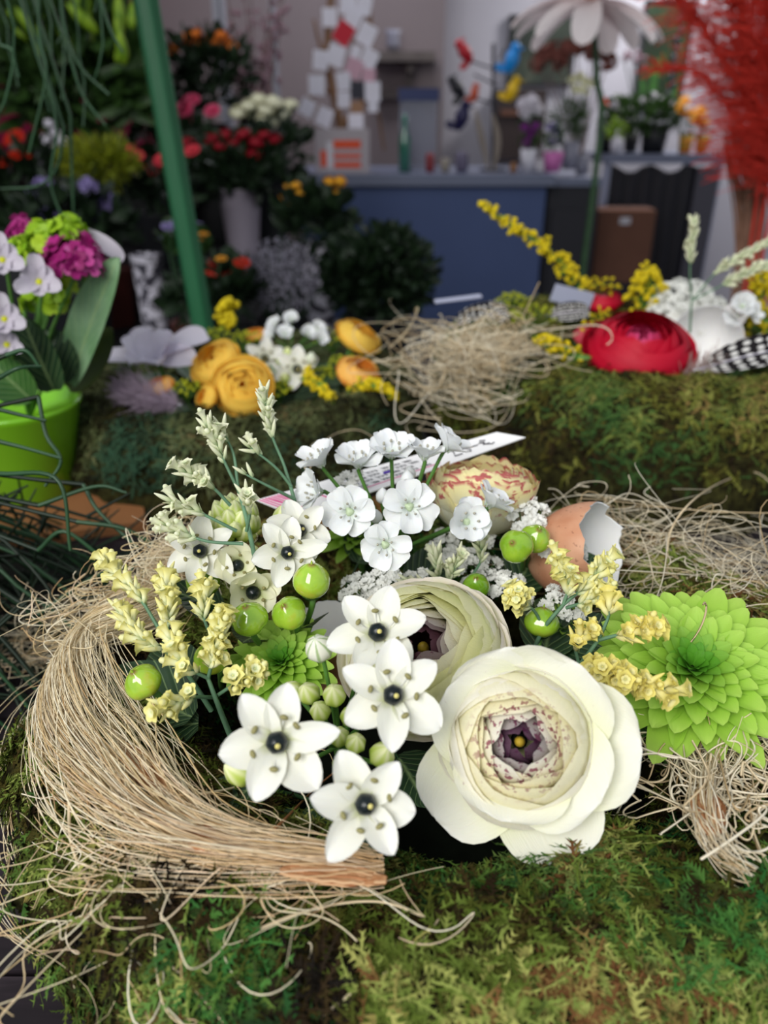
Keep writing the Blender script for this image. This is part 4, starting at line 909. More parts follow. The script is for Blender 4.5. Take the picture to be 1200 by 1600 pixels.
def down(label, c, ax, L, Wd, mat, seed, n=420, name='fluffy_feather'):
    g = np.random.default_rng(seed); ax = nrm(ax); K = 9; t = g.random(n); sd = g.normal(size=(n, 3)); sd -= (sd@ax)[:, None]*ax; sd /= np.linalg.norm(sd, axis=1)[:, None]; k = np.linspace(0, 1, K)
    ln = Wd*np.sin(PI*(.12+.8*t))*g.uniform(.2, 1.25, n)
    f = (ax*L)[None, None]*(t-.5)[:, None, None]+sd[:, None]*(ln[:, None]*k)[..., None]+ax*(ln[:, None]*k**2*.8)[..., None]+g.normal(size=(n, 1, 3))*Wd*.12*(k**2)[None, :, None]*2
    T = thing(name, label, 'feather', mat4(np.eye(3), c)); mb = MB(); mb.fibers(f, .00022); mb.build('down', mat, T, kind='stuff'); q = MB(); q.tube([-ax*L*.55, ax*L*.5], [.0006, .0002], 5); q.build('quill', WARM, T); return T
down('fluffy lilac grey feather lying on the front rim of the back left wreath', PY(235, 622, .640), (-1, .1, .2), .050, .019, FLUFF, 1, 700)
down('grey violet down tuft left of the lilac feather', PY(190, 612, .66), (-.5, .2, .6), .02, .010, FLUFF, 2, 160)
fl = []
for px, py, y, sd, s in [(464, 577, .70, 1, 1.25), (414, 560, .74, 2, 1.15)]:
    p = PY(px, py, y); fl.append((p, nrm([.1, -.9, .4]), 'big', sd, .4, s))
bd = [(PY(486, 560, .70), (.2, -.2, 1), BUD_W, 1.1), (PY(440, 562, .71), (0, -.2, 1), BUD_G, 1.2), (PY(445, 590, .69), (0, -.6, 1), BUD_G, 1.1), (PY(450, 552, .72), (0, -.2, 1), BUD_G, 1.2)]
star_plant('small star flower stem with black hearts on the back left wreath', rt(PY(440, 580, .72), RLc), fl, bd, hub=PY(445, 600, .71))
fl = [(PY(a, b, y), nrm([dx, -.5, .7]), 'alcup', k, k, .95) for k, (a, b, y, dx) in enumerate([(430, 508, .80, -.4), (455, 500, .82, 0), (445, 522, .78, .1), (425, 525, .79, -.6), (480, 522, .79, .4), (500, 530, .78, .6), (495, 515, .81, .4)])]
star_plant('white allium umbel at the rear middle of the back left wreath', rt(PY(450, 540, .79), RLc), fl, [], hub=PY(455, 550, .79), name='white_allium')
goldenrod('bright yellow goldenrod tip pointing forward on the back left wreath', [PY(470, 585, .72), PY(485, 590, .69), PY(522, 628, .655)], 46, .008, .0020, None, 1)
goldenrod('bright yellow goldenrod hanging over the right rim of the back left wreath', [PY(540, 615, .69), PY(580, 598, .675), PY(618, 618, .660)], 46, .006, .0020, None, 2)
goldenrod('yellow button blooms standing at the rear of the back left wreath, near the pole', [PY(345, 520, .84), PY(352, 495, .86), PY(362, 470, .87)], 16, .014, .0038, None, 3, .3)
for k, (px, py, y, r) in enumerate([(520, 520, .82, .020), (500, 575, .72, .017), (385, 520, .80, .018), (290, 600, .66, .015), (535, 560, .76, .018), (340, 515, .83, .016), (430, 600, .67, .015), (560, 560, .76, .014)]):
    nm = ['tallest, behind the white umbel', 'right of the small star flower', 'behind the second yellow ranunculus', 'between orange bloom and largest yellow ranunculus', 'left of the orange-yellow ranunculus', 'furthest left of the rear filler', 'under the small star flower', 'between the two right yellow blooms'][k]
    dill('lime dill filler on the back left wreath, '+nm, rt(PY(px, py, y), RLc), [(PY(px, py, y), r)], LIMEY, k)
leaf_bunch('dark green leaves under the flowers of the back left wreath', RLc, [(RLc+np.array([.06*math.cos(a), .06*math.sin(a), .02]), (math.cos(a), math.sin(a), .35), .05, .014) for a in np.linspace(0, 6, 11)], LEAF_DARK, 9)

# back right
ran2('big red ranunculus with pink heart on the back right wreath', 1000, 540, .668, 84, (-.05, -.42, .9), REDR, 51, RRc, nl=11, H=.78, low=.45, dip=.12, spread=.84)
ran2('coral pink ranunculus partly behind the big red one', 932, 522, .74, 34, (-.2, -.3, 1), CORAL, 52, RRc, **L9)
ran2('dark red ranunculus behind the yellow filler, back right', 940, 468, .84, 32, (-.1, -.3, 1), REDR, 53, RRc, **L9)
c = PY(1102, 536, .715)
eggshell('broken eggshell with wide white mouth behind the feather, right of red ranunculus', c, nrm(np.array([-.30, -.78, .55])), .034, .60, 12, 0, .012, .02)
down('fluffy pale base of a feather leaning on the second eggshell', PY(1085, 583, .635), (.75, .05, .55), .05, .012, FLUFFP, 3, 420)
GUIN = Mt('guinea_feather', .7, .2, transl=.1)
def vec(m):
    t = m.nt.nodes.new('ShaderNodeTexCoord'); mp = m.nt.nodes.new('ShaderNodeMapping'); mp.inputs['Scale'].default_value = (6, 12, 1); m.link(t.outputs['UV'], mp.inputs[0]); v = m.nt.nodes.new('ShaderNodeTexVoronoi'); v.inputs['Scale'].default_value = 1.0; v.inputs['Randomness'].default_value = .25; v.voronoi_dimensions = '2D'; m.link(mp.outputs[0], v.inputs['Vector']); return v.outputs['Distance']
GUIN.col(GUIN.ramp(vec(GUIN), [(.26, '#e9e6e2'), (.34, '#1b1719')])); GUIN = GUIN.m
def feather(label, c, ax, up, L, W, mat, seed=0):
    x = nrm(ax); z = nrm(np.cross(np.cross(x, up), x)); F = np.stack([x, np.cross(z, x), z], 1); T = thing('spotted_feather', label, 'feather', mat4(F, c))
    mb = MB(); G = petal(L, W, .35, .35, .1, -.5, .35, 26, 11, .05, seed); mb.grid(G); G2 = G[::-1].copy(); G2[..., 2] -= .0004; mb.grid(G2); mb.build('vane', mat, T)
    q = MB(); q.tube(np.vstack([[-L*.15, 0, 0], G[::3, 5]+[0, 0, .0002]]), np.linspace(.0007, .0002, len(G[::3])+1), 5); q.build('quill', WARM, T); return T
feather('black feather with white dots leaning across the second eggshell', PY(1110, 572, .630), (1, .15, .22), (-.1, -.7, .7), .10, .015, GUIN, 1)
feather('spotted black and white feather tucked behind the straw nest', PY(715, 508, .80), (1, .0, .32), (0, -.8, .5), .055, .014, GUIN, 2)
feather('spotted feather tip between the yellow filler and dark red bloom', PY(862, 492, .80), (1, .0, .15), (0, -.8, .5), .04, .010, GUIN, 3)
goldenrod('long yellow goldenrod spray arching up to the left over the back right wreath', [PY(925, 480, .86), PY(888, 425, .86), PY(838, 378, .86), PY(757, 322, .86)], 110, .013, .0021, None, 5, .12)
goldenrod('yellow filler bushel standing behind the red ranunculus', [PY(1010, 490, .80), PY(1012, 455, .81), PY(1015, 425, .82)], 90, .022, .0022, None, 6, .1)
goldenrod('yellow and orange filler at the right end of the back right wreath', [PY(1190, 520, .74), PY(1185, 480, .76), PY(1195, 430, .78)], 80, .022, .0024, None, 7, .0)
goldenrod('small yellow berries sprig between nest and red ranunculus', [PY(905, 560, .66), PY(875, 545, .66), PY(840, 525, .66)], 46, .010, .0018, None, 8, .0)
dill('yellow dill umbel rising behind the dark red bloom', rt(PY(942, 440, .84), RRc), [(PY(942, 436, .84), .022)], SOLY, 11)
dill('yellow dill flowers right behind the straw nest', rt(PY(840, 490, .80), RRc), [(PY(835, 478, .80), .026), (PY(790, 480, .82), .022), (PY(800, 460, .86), .018)], LIMEY, 12, n=34)
dill('fine yellow dill head above the coral ranunculus', rt(PY(940, 500, .74), RRc), [(PY(945, 492, .735), .022)], SOLY, 13)
lace_flower('wide white lace flower head at the rear right of the back right wreath', rt(PY(1095, 480, .80), RRc), [(PY(1080, 462, .79), (0, -.5, .85), .040, 26), (PY(1120, 485, .77), (.2, -.5, .85), .030, 16), (PY(1050, 485, .77), (-.2, -.5, .85), .022, 10)], 7, sz=.0030, per=16)
fl = [(PY(a, b, .72), nrm([dx, -.7, .6]), 'alcup', k, k, 1.25) for k, (a, b, dx) in enumerate([(1160, 478, -.2), (1172, 490, .5), (1150, 495, -.4)])]
star_plant('blue-white single bloom beside the orange-yellow filler at far right', rt(PY(1160, 520, .73), RRc), fl, [], hub=PY(1160, 510, .73), name='white_allium')
statice('pale green statice sprig with upright tip above the white lace flower', [PY(1078, 520, .72), PY(1080, 480, .72), PY(1081, 470, .72)],
        [([PY(1081, 470, .72), PY(1078, 420, .72), PY(1084, 350, .725)], 22, .034), ([PY(1081, 470, .72), PY(1120, 425, .72), PY(1160, 400, .72), PY(1205, 378, .72)], 24, .055), ([PY(1081, 470, .72), PY(1130, 445, .71), PY(1170, 425, .71), PY(1215, 412, .71)], 26, .050)], 'c', (.75, .25, 0), 11, 1.25)
nest('straw_nest', 'tangled straw nest on the left of the back right wreath', [(PY(745, 555, .68), (.040, .028, .018), 80, .026, .10), (PY(770, 560, .655), (.026, .016, .010), 70, .018, .07), (PY(730, 610, .63), (.035, .012, .012), 26, .018, .08)], RAF, RR, 21, r=.00042)
mb = MB(); cc = PY(760, 560, .675); g = np.random.default_rng(5)
f = curl_fibers(420, np.zeros(3), (.024, .014, .008), 77, 26, .008, .04); mb.fibers(f, .00028); tag(mb.build('straw_wad', RAF, loc=cc), 'dense matted wad of straw in the middle of the nest', 'straw')
for k, (a, b, y, lab) in enumerate([(680, 476, .74, 'blue-edged white card sticking out left behind the straw nest'), (868, 462, .82, 'folded grey card standing behind the dill flowers')]):
    p = PY(a, b, y); mb = MB(); mb.box((.022 if k == 0 else .018, 0, .003), (.045, .0008 if k else .008, .0015 if k == 0 else .018)); o = mb.build('price_card', simple('card_shade', '#a9adc4'), smooth=False, loc=p); o.rotation_euler = (.1, -.10 if k == 0 else .25, .1); tag(o, lab, 'card')
leaf_bunch('green leaves under the flowers of the back right wreath', RRc, [(RRc+np.array([.06*math.cos(a), .06*math.sin(a), .03]), (math.cos(a), math.sin(a), .45), .055, .014) for a in np.linspace(0, 6, 13)], LEAF_MID, 10)

# ================================================================ left: lime pot with bouquet, tray, trailing plants
LIMEP = simple('lime_glazed_pot', '#74b41e', .3, .5, .03, 5, coat=.3); LEAFP = leafmat('leaf_patterned', '#5f8a5c', '#8fb08a', .5, .2); OLIVE = leafmat('leaf_olive', '#3c4a1c', '#5a6a28', .5, .2, False)
TERRA = simple('terracotta_tray_clay', '#94633e', .7, .3, .1, 30); YELP = simple('yellow_plastic', '#b5b80e', .5)
pc = np.array([-.310, .615, TZ])
tr = MB(); tr.box((0, 0, .0045), (.20, .13, .009)); o = tr.build('terracotta_tray', TERRA, smooth=False, loc=(-.310, .585, TZ)); o.rotation_euler[2] = .32; tag(o, 'flat terracotta coloured slab under the lime green pot', 'tray')
mb = MB(); pr_ = [(1e-4, 0), (.034, 0), (.036, .003), (.051, .076), (.054, .080), (.053, .083), (.050, .080), (.047, .068), (1e-4, .066)]; mb.lathe(pr_, 48)
tag(mb.build('lime_pot', LIMEP, loc=pc+[0, 0, .0092]), 'shiny lime green flower pot cut by the left edge', 'pot')
PURP = Mt('magenta_blossom', .6, .3, transl=.2); PURP.col(PURP.ramp(PURP.var(0), [(.0, '#7a0f50'), (.6, '#a8207a'), (1, '#c860a0')])); PURP = PURP.m
LIMEB = Mt('lime_bracts', .5, .3, transl=.3); LIMEB.col(LIMEB.ramp(LIMEB.var(0), [(0, '#7aa818'), (1, '#b8d838')])); LIMEB = LIMEB.m
def blossoms(mb, c, r, n, s, g, npet=4, flat=1.0, up=None, W=.42):
    for k in range(n):
        d = nrm(g.normal(size=3)); d[2] = abs(d[2])*(.9) if up is None else d[2]; d = nrm(d); p = np.asarray(c)+d*r*np.array([1, 1, flat])*(.75+.3*g.random()); F = frame(nrm(d+g.normal(size=3)*.25), g.random()*6); v = (g.random(), 0, 0)
        for j in range(npet): mb.grid(toM(F@rotz(j*2*PI/npet), p, petal(s, s*W, .5, .25, .25, -.3, .2, 4, 3)), v)
def bouquet_part(T, o, name, mat, c, r, n, s, seed, **kw):
    mb = MB(); blossoms(mb, np.asarray(c)-o, r, n, s, np.random.default_rng(seed), **kw); mb.build(name, mat, T); st = MB(); b = np.asarray(c)-o
    st.tube(catmull([[0, 0, 0], b*.5+[0, 0, .01], b], 10), .0016, 5); st.build('stem', STEMG, T)
def bq(name, label, cat, root): return thing(name, label, cat, mat4(np.eye(3), root)), np.asarray(root)
rp = pc+[0.01, 0, .075]
T, o = bq('magenta_hydrangea', 'magenta hydrangea head in the lime pot bouquet', 'flower', rp); bouquet_part(T, o, 'blossom_head', PURP, PY(120, 425, .60), .024, 60, .0085, 1)
T, o = bq('magenta_hydrangea', 'small violet bloom behind the white petals at the top of the lime pot bouquet', 'flower', rp); bouquet_part(T, o, 'blossom_head', PURP, PY(40, 370, .64), .012, 18, .008, 2)
for k, (px, py, r, lab) in enumerate([(75, 385, .016, 'upper left of the magenta head'), (105, 365, .012, 'at the top behind the magenta head'), (88, 455, .015, 'right of the cream freesia'), (70, 480, .016, 'hanging lowest in the bouquet'), (40, 400, .012, 'nearest the frame edge')]):
    T, o = bq('lime_spurge', 'lime green spurge in the pot bouquet, '+lab, 'flower', rp); bouquet_part(T, o, 'bracts', LIMEB, PY(px, py, .615), r, 34, .007, 3+k, W=.5)
PETW = simple('freesia_white', '#cbc4d0', .5, .3, .04, 40, transl=.3)
for k, (px, py, r, lab) in enumerate([(62, 442, .018, 'cream freesia with yellow throat in the lime pot bouquet'), (5, 408, .018, 'white freesia cut by the left edge, upper'), (8, 500, .018, 'pale blue-white freesia cut by the left edge, middle'), (12, 540, .014, 'pale blue-white freesia at the left edge, lowest')]):
    c = PY(px, py, .565); T, o = bq('freesia', lab, 'flower', c); mb = MB(); F = frame(nrm([.25, -.8, .45]), .5)
    for j in range(6): mb.grid(toM(F@rotz(j*PI/3), (0, 0, 0), petal(r*(.8+.35*(j%2)), r*.34, .5, .35, .75, -.5, .5, 7, 5, .2, j)))
    mb.build('petals', PETW, T); mb = MB(); mb.ball(F[:, 2]*.001, .0028, seg=8, rings=6); mb.build('throat', YELP, T)
    st = MB(); st.tube(catmull([F[:, 2]*0, -F[:, 2]*.01, rp-c], 10), .0015, 5); st.build('stem', STEMG, T)
c = PY(138, 388, .63); T, o = bq('white_arc_petal_flower', 'white curved petal bloom arching over the magenta hydrangea', 'flower', c); mb = MB(); mb.grid(toM(frame((.3, -.5, .8), -.7), (-.018, 0, .008), petal(.050, .009, .3, .3, .5, -1.1, .5, 12, 5))); mb.build('petals', PETW, T); st = MB(); st.tube(catmull([[0, 0, 0], [-.01, 0, -.03], rp-c], 8), .0014, 5); st.build('stem', STEMG, T)
def bigleaf(label, base, tip, W, mat, nrm_, pq=(.55, .6), name='broad_leaf', bend=-.25):
    x = nrm(np.asarray(tip)-base); L = np.linalg.norm(np.asarray(tip)-base)*1.03; z = nrm(np.cross(np.cross(x, nrm_), x)); F = np.stack([x, np.cross(z, x), z], 1); mb = MB(); G = petal(L, W, pq[0], pq[1], .12, bend, .35, 20, 11, .05); mb.grid(toM(F, (0, 0, 0), G)); G2 = G[::-1].copy(); G2[..., 2] -= .0006; mb.grid(toM(F, (0, 0, 0), G2))
    return tag(mb.build(name, mat, loc=base), label, 'leaf')
b0 = pc+[.035, -.02, .125]
bigleaf('tall grey-green patterned leaf standing at the right of the lime pot bouquet', PY(112, 600, .61), PY(184, 408, .60), .017, LEAFP, (-.45, -1, .2))
bigleaf('olive leaf behind the lime pot rim', PY(105, 605, .625), PY(172, 515, .63), .020, OLIVE, (-.2, -1, .3))
bigleaf('very dark green leaf in the middle of the lime pot', PY(85, 610, .59), PY(38, 500, .585), .017, LEAF_DARK, (0, -1, .3), (.45, .5))
bigleaf('dark green leaf behind the front ones in the lime pot', PY(100, 600, .60), PY(60, 520, .61), .020, LEAF_DARK, (.3, -1, .3), (.45, .4))
bigleaf('mid green leaf spilling over the left rim of the lime pot', PY(50, 625, .57), PY(-20, 560, .565), .016, LEAF_MID, (0, -1, .5))
RHI = simple('rhipsalis_green', '#27482c', .45, .4, .25, 40); RHID = simple('rhipsalis_dark', '#142416', .5, .35, .25, 40)
POTD = simple('dark_plastic_pot', '#17191b', .5)
def drape(g, o, d, L, K=20, droop=.9, rise=.4):
    t = np.linspace(0, 1, K); d = nrm(d); return np.asarray(o)+d*(L*t)[:, None]*[1, 1, 0]+np.array([0, 0, 1])*(L*(rise*t-droop*t**2))[:, None]+np.cumsum(g.normal(size=(K, 3))*L*.006, 0)
g = np.random.default_rng(2); ro = np.array([-.335, .40, TZ])
T = thing('trailing_cactus_plant', 'trailing plant with thin dark green jointed stems at the lower left edge', 'plant', mat4(np.eye(3), ro))
mb = MB(); mb.lathe([(1e-4, 0), (.05, 0), (.062, .09), (.058, .09), (.055, .08), (1e-4, .078)], 28); mb.build('pot', POTD, T)
A1 = MB(); A2 = MB()
for k in range(170):
    a = g.uniform(-2.4, 1.0); L = g.uniform(.10, .19); p = drape(g, [g.normal()*.02, g.normal()*.02, .085], (math.cos(a), math.sin(a), 0), L, 18, g.uniform(.6, 1.4), g.uniform(.0, .45)); p[:, 2] = np.maximum(p[:, 2], .004)
    (A1 if k % 3 == 0 else A2).tube(p, np.linspace(.0014, .0009, 18), 5)
    for i in (7, 12, 17):
        if g.random() < .6:
            d = nrm(nrm(p[i]-p[i-1])+g.normal(size=3)*.6); d[2] = abs(d[2]); A2.tube([p[i], p[i]+d*.015, p[i]+d*.032], [.0011, .001, .0006], 4)
for pts in [((0, 640, .42), (40, 650, .42), (72, 657, .42)), ((60, 620, .43), (72, 680, .42), (95, 720, .41), (70, 760, .4)), ((0, 690, .40), (40, 700, .40), (96, 716, .40)), ((0, 740, .37), (90, 750, .36), (110, 860, .35)), ((10, 555, .42), (40, 548, .42), (62, 574, .42)), ((0, 590, .40), (30, 575, .40), (64, 573, .41)), ((60, 790, .38), (150, 760, .39), (198, 770, .39)), ((130, 757, .40), (155, 800, .39), (215, 855, .38)), ((120, 815, .38), (190, 825, .38), (240, 850, .38)), ((60, 960, .36), (150, 900, .37), (230, 880, .37)), ((60, 860, .37), (100, 830, .37), (160, 870, .37), (210, 890, .37))]:
    q = catmull([PY(*b) for b in pts], 16)-ro; A1.tube(np.vstack([[.0, .0, .085], q]) if False else q, np.linspace(.0014, .0009, 16), 5)
    A2.tube(catmull([np.array([0, 0, .085]), (q[0]+[0, 0, .085])/2+[0, 0, .02], q[0]], 8), .0013, 4)
A1.build('stems', RHI, T); A2.build('stems', RHID, T)
ho = np.array([-.43, .84, 1.60]); T = thing('hanging_cactus_plant', 'thin green stems hanging down from above the upper left corner', 'plant', mat4(np.eye(3), ho))
mb = MB(); mb.lathe([(1e-4, 0), (.06, 0), (.08, .09), (.075, .09), (1e-4, .08)], 28); mb.build('pot', POTD, T); mb = MB()
for a in (0, 2.1, 4.2): mb.tube([[.078*math.cos(a), .078*math.sin(a), .09], [0, 0, .8]], .0012, 4)
mb.build('hanging_cords', POTD, T); mb = MB()
for k in range(52):
    a = g.uniform(0, 6.28); L = g.uniform(.22, .46); x = g.uniform(.04, .13); t = np.linspace(0, 1, 18)
    p = np.stack([math.cos(a)*(.05+x*np.sin(t*2)), math.sin(a)*(.05+x*np.sin(t*2)), .09+.02*np.sin(t*6)-L*t], 1)+np.cumsum(g.normal(size=(18, 3))*.0022, 0); mb.tube(p, np.linspace(.0017, .0010, 18), 5)
for pts in [((90, -40, .84), (105, 60, .84), (130, 110, .84), (170, 148, .84)), ((60, -40, .8), (62, 60, .8), (72, 120, .8), (45, 240, .8)), ((150, -30, .84), (170, 40, .84), (192, 82, .84)), ((0, 70, .8), (22, 85, .8), (10, 150, .8), (0, 175, .8)), ((110, 90, .84), (130, 150, .84), (165, 196, .84)), ((50, 60, .82), (88, 190, .82), (80, 290, .82), (118, 380, .82)), ((100, 200, .83), (90, 260, .83), (60, 290, .83), (0, 295, .83)), ((110, 180, .84), (112, 260, .84), (115, 340, .84))]:
    q = catmull([PY(*b) for b in pts], 18)-ho; mb.tube(q, np.linspace(.0017, .0011, 18), 5)
    if pts[0][1] >= 0: mb.tube(catmull([np.array([0, 0, .09]), q[0]*.5+[0.02, 0, .04], q[0]], 8), .0014, 4)
mb.build('stems', RHI, T)

# ================================================================ shop behind
def pxm(px, py, Y): p = PY(px, py, Y); return ((p-CAM)@FWD)/FPX
POLE = simple('green_painted_pole', '#24603e', .4, .4, .1, 10)
p0, p1 = PY(316, 505, 1.13), PY(226, -10, 1.13); d = (p1-p0)/(p1[2]-p0[2]); T = thing('green_pole', 'slim ribbed green pole standing behind the back left wreath', 'pole', mat4(np.eye(3), p0-d*(p0[2]-.02)))
a = np.arange(24)*2*PI/24; zz = np.array([0, 2.2]); mb = MB(); G = np.zeros((2, 24, 3)); rr = .0150*(1+.10*np.cos(6*a)); G[..., 0] = rr*np.cos(a); G[..., 1] = rr*np.sin(a)
for i in (0, 1): G[i] += d*zz[i]
mb.grid(G, closed=True); mb.build('shaft', POLE, T); mb = MB(); mb.lathe([(1e-4, -.02), (.16, -.02), (.15, .01), (.03, .03), (1e-4, .03)], 24); mb.build('foot', POTD, T)
# flower rack
RACK = simple('black_rack', '#16151a', .6); T = thing('flower_rack', 'dark stepped rack carrying the buckets of cut flowers', 'rack', mat4(np.eye(3), (-.55, 2.1, 0)))
for k, (y0, y1, z, x0, x1) in enumerate([(1.42, 1.96, .80, -1.3, .13), (1.97, 2.48, .92, -1.5, -.22), (2.49, 2.95, 1.12, -1.5, -.33)]):
    MB().box(((x0+x1)/2+.55, (y0+y1)/2-2.1, z-.015), (x1-x0, y1-y0, .03)).box(((x0+x1)/2+.55, y0-2.1+.01, (z-.03)/2), (x1-x0-.04, .02, z-.03)).build('shelf', RACK, T, smooth=False)
    for x in (x0+.04, x1-.04): MB().box((x+.55, y1-2.1-.03, (z-.03)/2), (.04, .04, z-.03)).build('leg', RACK, T, smooth=False)
def fmat(name, a, b, transl=.2): m = Mt(name, .6, .3, transl=transl); m.col(m.ramp(m.uv(1), [(.2, a), (.9, b)])); return m.m
FM = {k: fmat(k+'_head_petal', a, b) for k, a, b in [('cream', '#d8d8a8', '#eeecd2'), ('orange', '#c05010', '#e88230'), ('pink', '#c02050', '#e05a80'), ('red', '#5a0310', '#981024'), ('coral', '#c02838', '#e84a58'), ('yellow', '#d08008', '#eeb030'), ('scarlet', '#a01a08', '#cc3014'), ('lilac', '#6a5a90', '#9a90c0'), ('violet', '#601868', '#9a40a0'), ('white', '#cfcad6', '#f0ecf2')]}
HM = {}
def headmesh(kind, colr):
    if (kind, colr) in HM: return HM[(kind, colr)]
    if kind == 'rose': mb = ranunculus_mesh(1.0, 1.05, 6, 3, 3, 6, 7, .15, .12, .45, .0, .8)
    elif kind == 'gerbera':
        mb = MB()
        for j in range(22): mb.grid(petal(1.0, .16, .5, .3, .15, -.2, .2, 5, 3)@rotz(j*2*PI/22+.01*j).T+[0, 0, .03*(j % 2)])
        for j in range(14): mb.grid(petal(.55, .12, .5, .3, .6, -.2, .2, 4, 3)@rotz(j*2*PI/14).T+[0, 0, .05])
        mb.ball((0, 0, .06), .2, seg=10, rings=6, sq=.5)
    else:
        mb = MB(); blossoms(mb, (0, 0, 0), .8, 40, .34, np.random.default_rng(3), W=.45)
    HM[(kind, colr)] = mesh_of(mb, 'flower_head', FM[colr]); return HM[(kind, colr)]
def foliage(mb, c, ext, n, g, L=.05, W=.012, lens=None):
    c = np.asarray(c); ext = np.asarray(ext, float)
    for k in range(n):
        d = nrm(g.normal(size=3)); p = c+d*ext*g.random()**.4; dd = nrm(d*[1, 1, .6]+[0, 0, .5]+g.normal(size=3)*.5); F = frame(nrm(np.cross(dd, g.normal(size=3)))); x = dd; z = F[:, 2]; F = np.stack([x, np.cross(z, x), z], 1)
        mb.grid(toM(F, p, petal(L*g.uniform(.6, 1.2), W*g.uniform(.7, 1.2), .5, .6, .2, -.7, .3, 5, 3)))
def bucket(label, x, y, z, rt_, rb, h, mat, name='flower_bucket', cat='bucket'):
    mb = MB(); mb.lathe([(1e-4, 0), (rb, 0), (rb*1.02, .004), (rt_, h), (rt_*1.04, h+.003), (rt_*.95, h+.003), (rt_*.93, h-.01), (rb*.9, .01), (1e-4, .01)], 32)
    return tag(mb.build(name, mat, loc=(x, y, z+.001)), label, cat)
def bunch(label, heads, Y, rpx, kind, colr, base, folc, folext, nleaf, fmat_=None, seed=0, cat='flowers', L=.05, W=.012, name='flower_bunch', up=(0, -.35, 1), hs=1.0):
    g = np.random.default_rng(seed); base = np.asarray(base, float); T = thing(name, label, cat, mat4(np.eye(3), base)); st = MB()
    for i, h in enumerate(heads):
        px, py = h[:2]; y = Y+g.uniform(-.06, .06)+(h[2] if len(h) > 2 else 0); p = PY(px, py, y)-base; r = rpx*pxm(px, py, y)*g.uniform(.88, 1.1)
        n = nrm(np.array(up)+g.normal(size=3)*.22); inst('flower_head', headmesh(kind, colr), T, mat4(frame(n, g.random()*6), p-frame(n)[:, 2]*r*.5, r)); st.tube(catmull([[0, 0, .01], p*.6, p-[0, 0, r*.3]], 8), .002, 4)
    st.build('stems', STEMD, T, smooth=True) if heads else None
    fc_ = PY(*folc, Y)-base; s = pxm(*folc, Y); mb = MB(); foliage(mb, fc_, np.array([folext[0]*s, .10 if len(folext) < 3 else folext[2], folext[1]*s]), nleaf, g, L, W); mb.build('foliage', fmat_ or FOLI_DARK, T)
    return T
GREYB = simple('mauve_grey_bucket', '#8d8592', .5, .4, .05, 10); DKB = simple('black_bucket', '#1a1b1f', .5); BRNB = simple('brown_red_pot', '#4a1c14', .6); WHB = simple('white_pot', '#c9c7d0', .5); PRINT = Mt('white_printed_wrap', .6, .3); PRINT.col(PRINT.ramp(PRINT.noise(40, 3), [(.48, '#3c3a44'), (.54, '#cdc9d6')])); PRINT = PRINT.m
GR = random.Random(3)
def stand(px, Y, z): q = PY(px, 300, Y); return np.array([q[0], Y, z])
def sb(px, py, Y, z):  # base point under a pixel, on a tier
    q = PY(px, py, Y); return np.array([q[0], Y, z])
# tier B
b = sb(378, 350, 2.22, .92); bucket('tall mauve grey bucket holding the red roses', *b, .056, .040, .165, GREYB)
bunch('bunch of dark red roses in the mauve grey bucket', [(x, y) for x, y in [(300, 232), (320, 240), (328, 218), (345, 228), (352, 210), (366, 222), (380, 210), (384, 232), (400, 222), (412, 212), (428, 216), (398, 240), (345, 245), (292, 224)]], 2.2, 13, 'rose', 'red', b+[0, 0, .02], (370, 265), (75, 42), 260, seed=1)
b = sb(415, 300, 2.40, .92); bucket('black bucket of the cream roses', *b, .07, .05, .2, DKB)
bunch('bunch of cream white roses, brightest blooms of the left background', [(372, 175), (388, 165), (400, 180), (405, 155), (420, 185), (428, 160), (440, 178), (452, 165), (415, 170)], 2.4, 15, 'rose', 'cream', b+[0, 0, .02], (420, 235), (60, 45), 200, seed=2)
b = sb(270, 330, 2.40, .92); bucket('black bucket behind the pole holding pink gerberas', *b, .07, .05, .2, DKB)
bunch('bunch of pink gerberas either side of the green pole', [(218, 165), (238, 178), (285, 165), (298, 150), (275, 182), (330, 168), (228, 150), (205, 130), (290, 178), (205, 155)], 2.4, 15, 'gerbera', 'pink', b+[0, 0, .02], (270, 235), (80, 45), 200, seed=3, up=(0, -.8, .5))
b = sb(250, 380, 2.06, .92); bucket('low black bucket of coral blooms behind the pole', *b, .06, .05, .12, DKB)
bunch('coral red gerberas low behind the green pole', [(205, 235), (218, 262), (235, 255), (250, 245), (212, 240), (240, 262), (298, 230)], 2.05, 13, 'gerbera', 'coral', b+[0, 0, .02], (250, 290), (50, 30), 120, seed=4, up=(0, -.6, .7))
b = sb(95, 300, 2.3, .92); bucket('pale grey bucket of the tall lilies', *b, .085, .065, .26, GREYB)
T = bunch('tall dark leafy bunch of lilies with pale green buds, upper left', [], 2.25, 10, 'rose', 'cream', b+[0, 0, .02], (105, 110), (120, 115, .16), 900, FOLI_MID, 5, L=.09, W=.013)
g = np.random.default_rng(6); LB = bud_mesh(.075, .012, FOLI_LIME)
for k in range(26):
    p = PY(g.uniform(20, 215), g.uniform(5, 110), 2.12+g.uniform(-.05, .1))-(b+[0, 0, .02]); inst('bud', LB, T, mat4(frame(nrm(g.normal(size=3)*.35+[0, 0, 1])), p, g.uniform(.7, 1.2)), 'pale green bud')
b = sb(155, 360, 1.9, .80); bucket('brown red pot of the yellow-green bush', *b, .06, .05, .13, BRNB)
YG = leafmat('yellow_green_needles', '#5a6a10', '#8f951c', .6, .3, False); bunch('fluffy yellow-green heather bush', [], 1.9, 10, 'rose', 'cream', b+[0, 0, .02], (155, 255), (58, 32, .07), 900, YG, 7, L=.03, W=.003, cat='plant', name='heather_bush')
